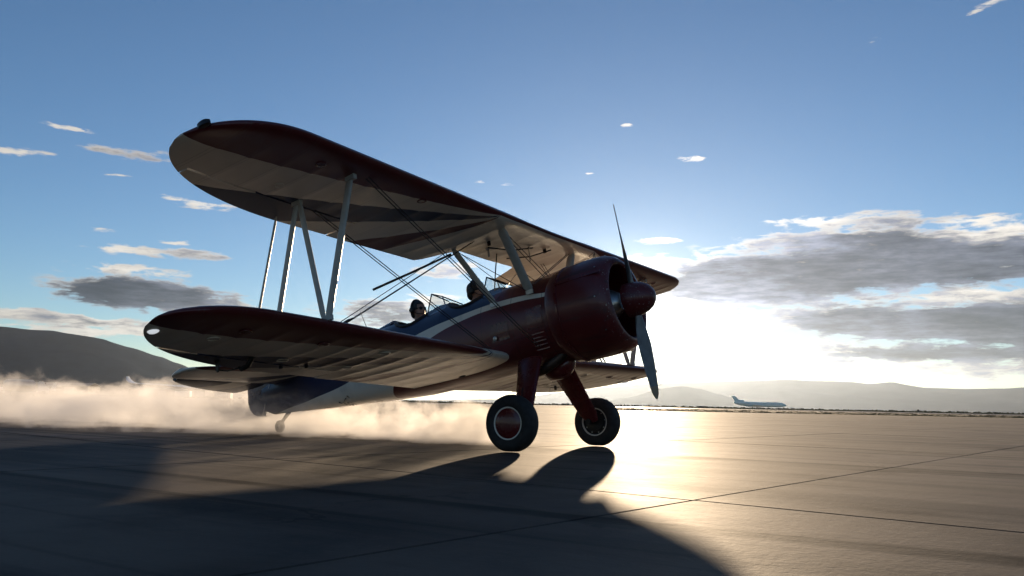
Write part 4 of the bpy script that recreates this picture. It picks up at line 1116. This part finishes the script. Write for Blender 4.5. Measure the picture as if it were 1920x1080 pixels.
# light aircraft parked in a row far to the left
def light_plane():
    o = empty('light_aircraft')
    f_ = G().loft(lathe_x([(-4.6, 1.25, .06, .10), (-2.5, 1.2, .28, .32), (-1.0, 1.25, .52, .55), (.3, 1.3, .56, .62), (1.3, 1.15, .52, .45), (2.5, 1.08, .38, .36), (2.9, 1.05, .15, .15)])).obj('fuselage', M_WHITE, o)
    G().loft(lathe_x([(-1.0, 1.62, .3, .2), (-.2, 1.7, .46, .3), (.6, 1.66, .42, .22), (1.0, 1.5, .3, .1)])).obj('canopy', M_GLZ, o)
    for sg in (-1, 1):
        surf((.9, -.6, sg * .4, 1.98), (.8, -.4, sg * 5.4, 2.12), .12).obj('wing', M_WHITE, o)
        S_ = G().strut((.3, sg * .5, .85), (.3, sg * 2.6, 2.0), .10, .04).obj('wing_strut', M_WHITE, o)
        surf((-3.7, -4.6, sg * .05, 1.35), (-3.9, -4.5, sg * 1.7, 1.35), .09).obj('tailplane', M_WHITE, o)
        l_ = G().tube([(-.2, sg * .4, .85), (-.2, sg * 1.1, .22)], .04, 6).obj('landing_gear_leg', M_GREY, o)
        G().lathe([(.1, -.08), (.2, -.08), (.22, 0), (.2, .08), (.1, .08)], (-.2, sg * 1.1, .22), (0, 1, 0), 16).obj('wheel', M_RUBBER, l_)
    G().lathe([(.2, .0), (.19, .05), (.05, .12)], (2.9, 0, 1.05), (1, 0, 0), 12).obj('spinner', M_GREY, o)
    G().box((2.98, 0, 1.05), (.03, 1.8, .12), Matrix.Rotation(R(60), 3, 'X')).obj('propeller', M_DARK, o)
    vsurf((-3.2, -4.4, 1.3), (-4.1, -4.8, 2.7), .08).obj('tail_fin', M_WHITE, o)
    l_ = G().tube([(1.9, 0, .9), (2.0, 0, .2)], .04, 6).obj('nose_gear_leg', M_GREY, o)
    G().lathe([(.1, -.06), (.18, -.06), (.19, 0), (.18, .06), (.1, .06)], (2.0, 0, .19), (0, 1, 0), 16).obj('wheel', M_RUBBER, l_)
    return o
lp = light_plane()
tag(lp, 'small white high-wing aircraft at the far left edge, left of the fuel truck', 'light aircraft', 'light aircraft parked far left')
set_at(lp, 150, 22, 205)
l2 = copy_tree(lp); tag(l2, 'small white high-wing aircraft parked between the fuel truck and the pale-roofed hangar', 'light aircraft')
set_at(l2, 165, 70, 160)
# low hangars, trailer and vehicles at the far edge of the apron
M_TIN = pmat('hangar_tin', (.07, .072, .075), .8, scale=.4)
M_ROOF = pmat('hangar_roof', (.20, .21, .22), .75, scale=.3)
def hangar(label, d, px, L, D, H, doors, hd):
    o = empty('hangar'); tag(o, label, 'hangar', 'hangars along the far edge of the apron')
    G().box((0, 0, H / 2), (L, D, H)).obj('wall', M_TIN, o, smooth=False)
    G().loft([[(x, -D / 2 - .3, H), (x, 0, H + D * .10), (x, D / 2 + .3, H), (x, D / 2 + .3, H + .18), (x, 0, H + D * .10 + .2), (x, -D / 2 - .3, H + .18)] for x in (-L / 2 - .3, L / 2 + .3)]).obj('roof', M_ROOF, o, smooth=False)
    for k in range(doors):
        x = -L / 2 + L * (k + .5) / doors
        G().box((x, -D / 2 - .06, H * .42), (L / doors * .8, .1, H * .84)).obj('door', M_GREY if k % 2 else M_GLZ, o, smooth=False)
    set_at(o, d, px, hd)
hangar('low grey hangar with a pale roof behind the small parked aircraft', 420, 118, 30, 14, 4.6, 5, 3)
hangar('long dark low hangar right of the smoke, left of the business jet wing', 480, 322, 44, 14, 4.2, 8, -2)
tr = empty('trailer'); tag(tr, 'boxy white trailer standing in front of the long dark hangar', 'trailer')
bx = G().box((0, 0, 1.55), (6, 2.3, 2.3)).obj('body', M_WHITE, tr, smooth=False)
for x in (-1.4, -.5): G().lathe([(.2, -1.1), (.38, -1.1), (.4, 0), (.38, 1.1), (.2, 1.1)], (x, 0, .4), (0, 1, 0), 16).obj('wheel', M_RUBBER, tr)
G().tube([(3, 0, .6), (4.1, 0, .55)], .06, 6).obj('drawbar', M_DARK, tr)
set_at(tr, 330, 343, 0)
# a shiny fuel bowser catching the sun far left
fb = empty('fuel_truck'); tag(fb, 'fuel truck with a round metal tank, far left behind the drifting smoke', 'truck')
G().loft(lathe_x([(-3.0, 1.75, .9, .7), (-2.9, 1.75, 1.05, .85), (1.0, 1.75, 1.05, .85), (1.1, 1.75, .9, .7)])).obj('tank', M_ALU, fb)
G().box((-.3, 0, .8), (6.2, 1.4, .25)).obj('chassis', M_DARK, fb, smooth=False)
cb = G().loft([[(x, y, z) for y, z in ((-1, .7), (1, .7), (1, zt), (-1, zt))] for x, zt in ((1.35, 2.3), (2.3, 2.3), (2.75, 1.55), (3.1, 1.5), (3.15, 1.2))]).obj('cab', M_WHITE, fb, smooth=False)
G().box((2.56, 0, 1.95), (.04, 1.7, .6), Matrix.Rotation(R(31), 3, 'Y')).obj('windscreen', M_GLZ, cb, smooth=False)
for x in (-2.2, 2.3):
    for sg in (-1, 1): G().lathe([(.2, -.15), (.45, -.15), (.48, 0), (.45, .15), (.2, .15)], (x, sg * .85, .48), (0, 1, 0), 18).obj('wheel', M_RUBBER, fb)
set_at(fb, 130, 46, 60)
# taxiway sign and marker posts
M_SIGN = pmat('sign_black', (.03, .028, .02), .5)
def taxi_sign(label, d, px, wdt, h):
    o = empty('taxiway_sign'); tag(o, label, 'sign')
    G().box((0, 0, .25 + h / 2), (wdt, .22, h)).obj('panel', M_SIGN, o, smooth=False)
    for x in (-wdt * .35, wdt * .35): G().tube([(x, 0, 0), (x, 0, .27)], .04, 6).obj('leg', M_GREY, o)
    set_at(o, d, px, 4)
taxi_sign('low dark taxiway sign on the verge left of the parked airliner', 180, 1315, 1.35, .42)
def marker(label, d, px, h):
    o = empty('marker_post'); tag(o, label, 'marker post', 'marker posts on the verge')
    G().tube([(0, 0, 0), (0, 0, h * .4)], .05, 8).obj('stake', M_GREY, o)
    G().box((0, 0, h * .68), (.45, .16, h * .6)).obj('marker_board', M_SIGN, o, smooth=False)
    set_at(o, d, px, 2)
marker('dark marker post on the verge right of the parked airliner', 200, 1722, .95)
marker('short dark marker post on the verge near the right edge', 240, 1863, .75)

# ------------------------------------------------------------------ smoke
def smoke(name, label, loc, dim, rz, fn):
    m, b, pv = volume_mat(name)
    tc = b.n('ShaderNodeTexCoord').outputs['Object']
    b.set(pv.inputs['Density'], fn(b, tc))
    pv.inputs['Color'].default_value = (.88, .87, .87, 1)
    pv.inputs['Anisotropy'].default_value = .38
    m.cycles.volume_sampling = 'MULTIPLE_IMPORTANCE'
    m.cycles.volume_step_rate = SMOKE_STEP
    o = G().box((0, 0, dim[2] / 2), dim).obj(name, m, smooth=False)
    o.location = loc; o.rotation_euler = (0, 0, rz)
    return tag(o, label, 'smoke', kind='stuff')
SMOKE_STEP = .11
def plume(b, tc):
    s = b.sep(tc)
    t = b.m('SUBTRACT', 13.6, s[0])                  # metres behind the exhaust
    warp = b.n('ShaderNodeTexNoise'); b.set(warp.inputs['Vector'], b.v('MULTIPLY', tc, (.45, .6, .6))); warp.inputs['Scale'].default_value = 1.0; warp.inputs['Detail'].default_value = 3
    amp = b.m('MULTIPLY_ADD', t, .05, .25)
    tw = b.v('ADD', tc, b.v('SCALE', b.v('SUBTRACT', warp.outputs['Color'], (.5, .5, .5)), scale=b.m('MULTIPLY', amp, 2.4)))
    s2 = b.sep(tw)
    w = b.m('MULTIPLY_ADD', t, .17, .46)
    h = b.m('MULTIPLY_ADD', t, .010, .60)
    n1 = b.noise(b.v('MULTIPLY', tw, (.50, .8, 1.25)), 1.0, 5, .6)
    n2 = b.noise(tw, 2.0, 5, .62)
    yy = b.m('DIVIDE', b.m('MULTIPLY_ADD', t, .05, s2[1]), w)
    zz = b.m('DIVIDE', s2[2], h)
    rad = b.m('ADD', b.m('MULTIPLY', yy, yy), b.m('MULTIPLY', zz, zz))
    n3 = b.noise(tw, 4.6, 4, .62)
    edge = b.m('ADD', b.m('ADD', rad, b.m('MULTIPLY_ADD', n3, -1.7, .85)), b.m('ADD', b.m('MULTIPLY_ADD', n1, -4.2, 2.1), b.m('MULTIPLY_ADD', n2, -3.4, 1.7)))
    shape = b.smooth(edge, .98, .48)
    gap = b.smooth(b.m('ADD', n1, b.m('MULTIPLY_ADD', n2, .9, -.45)), .43, .60)
    far_ = b.smooth(t, 4.0, 9.0)
    shape = b.m('MULTIPLY', shape, b.m('ADD', b.m('SUBTRACT', 1.0, far_), b.m('MULTIPLY', far_, b.m('MULTIPLY_ADD', gap, 1.0, .05))))
    on = b.m('MULTIPLY', b.smooth(t, .6, 1.5), b.smooth(t, 27.0, 17.0))
    dens = b.m('DIVIDE', 3.4, b.m('ADD', b.m('MULTIPLY_ADD', t, .36, 1.0), b.m('MULTIPLY', b.m('MULTIPLY', t, t), .022)))
    return b.m('MULTIPLY', b.m('MULTIPLY', shape, on), dens)
smoke('exhaust_smoke', 'pale exhaust smoke rolling back low over the apron behind the wheels', (-13.4, .75, .012), (28, 13, 3.0), R(-2), plume)
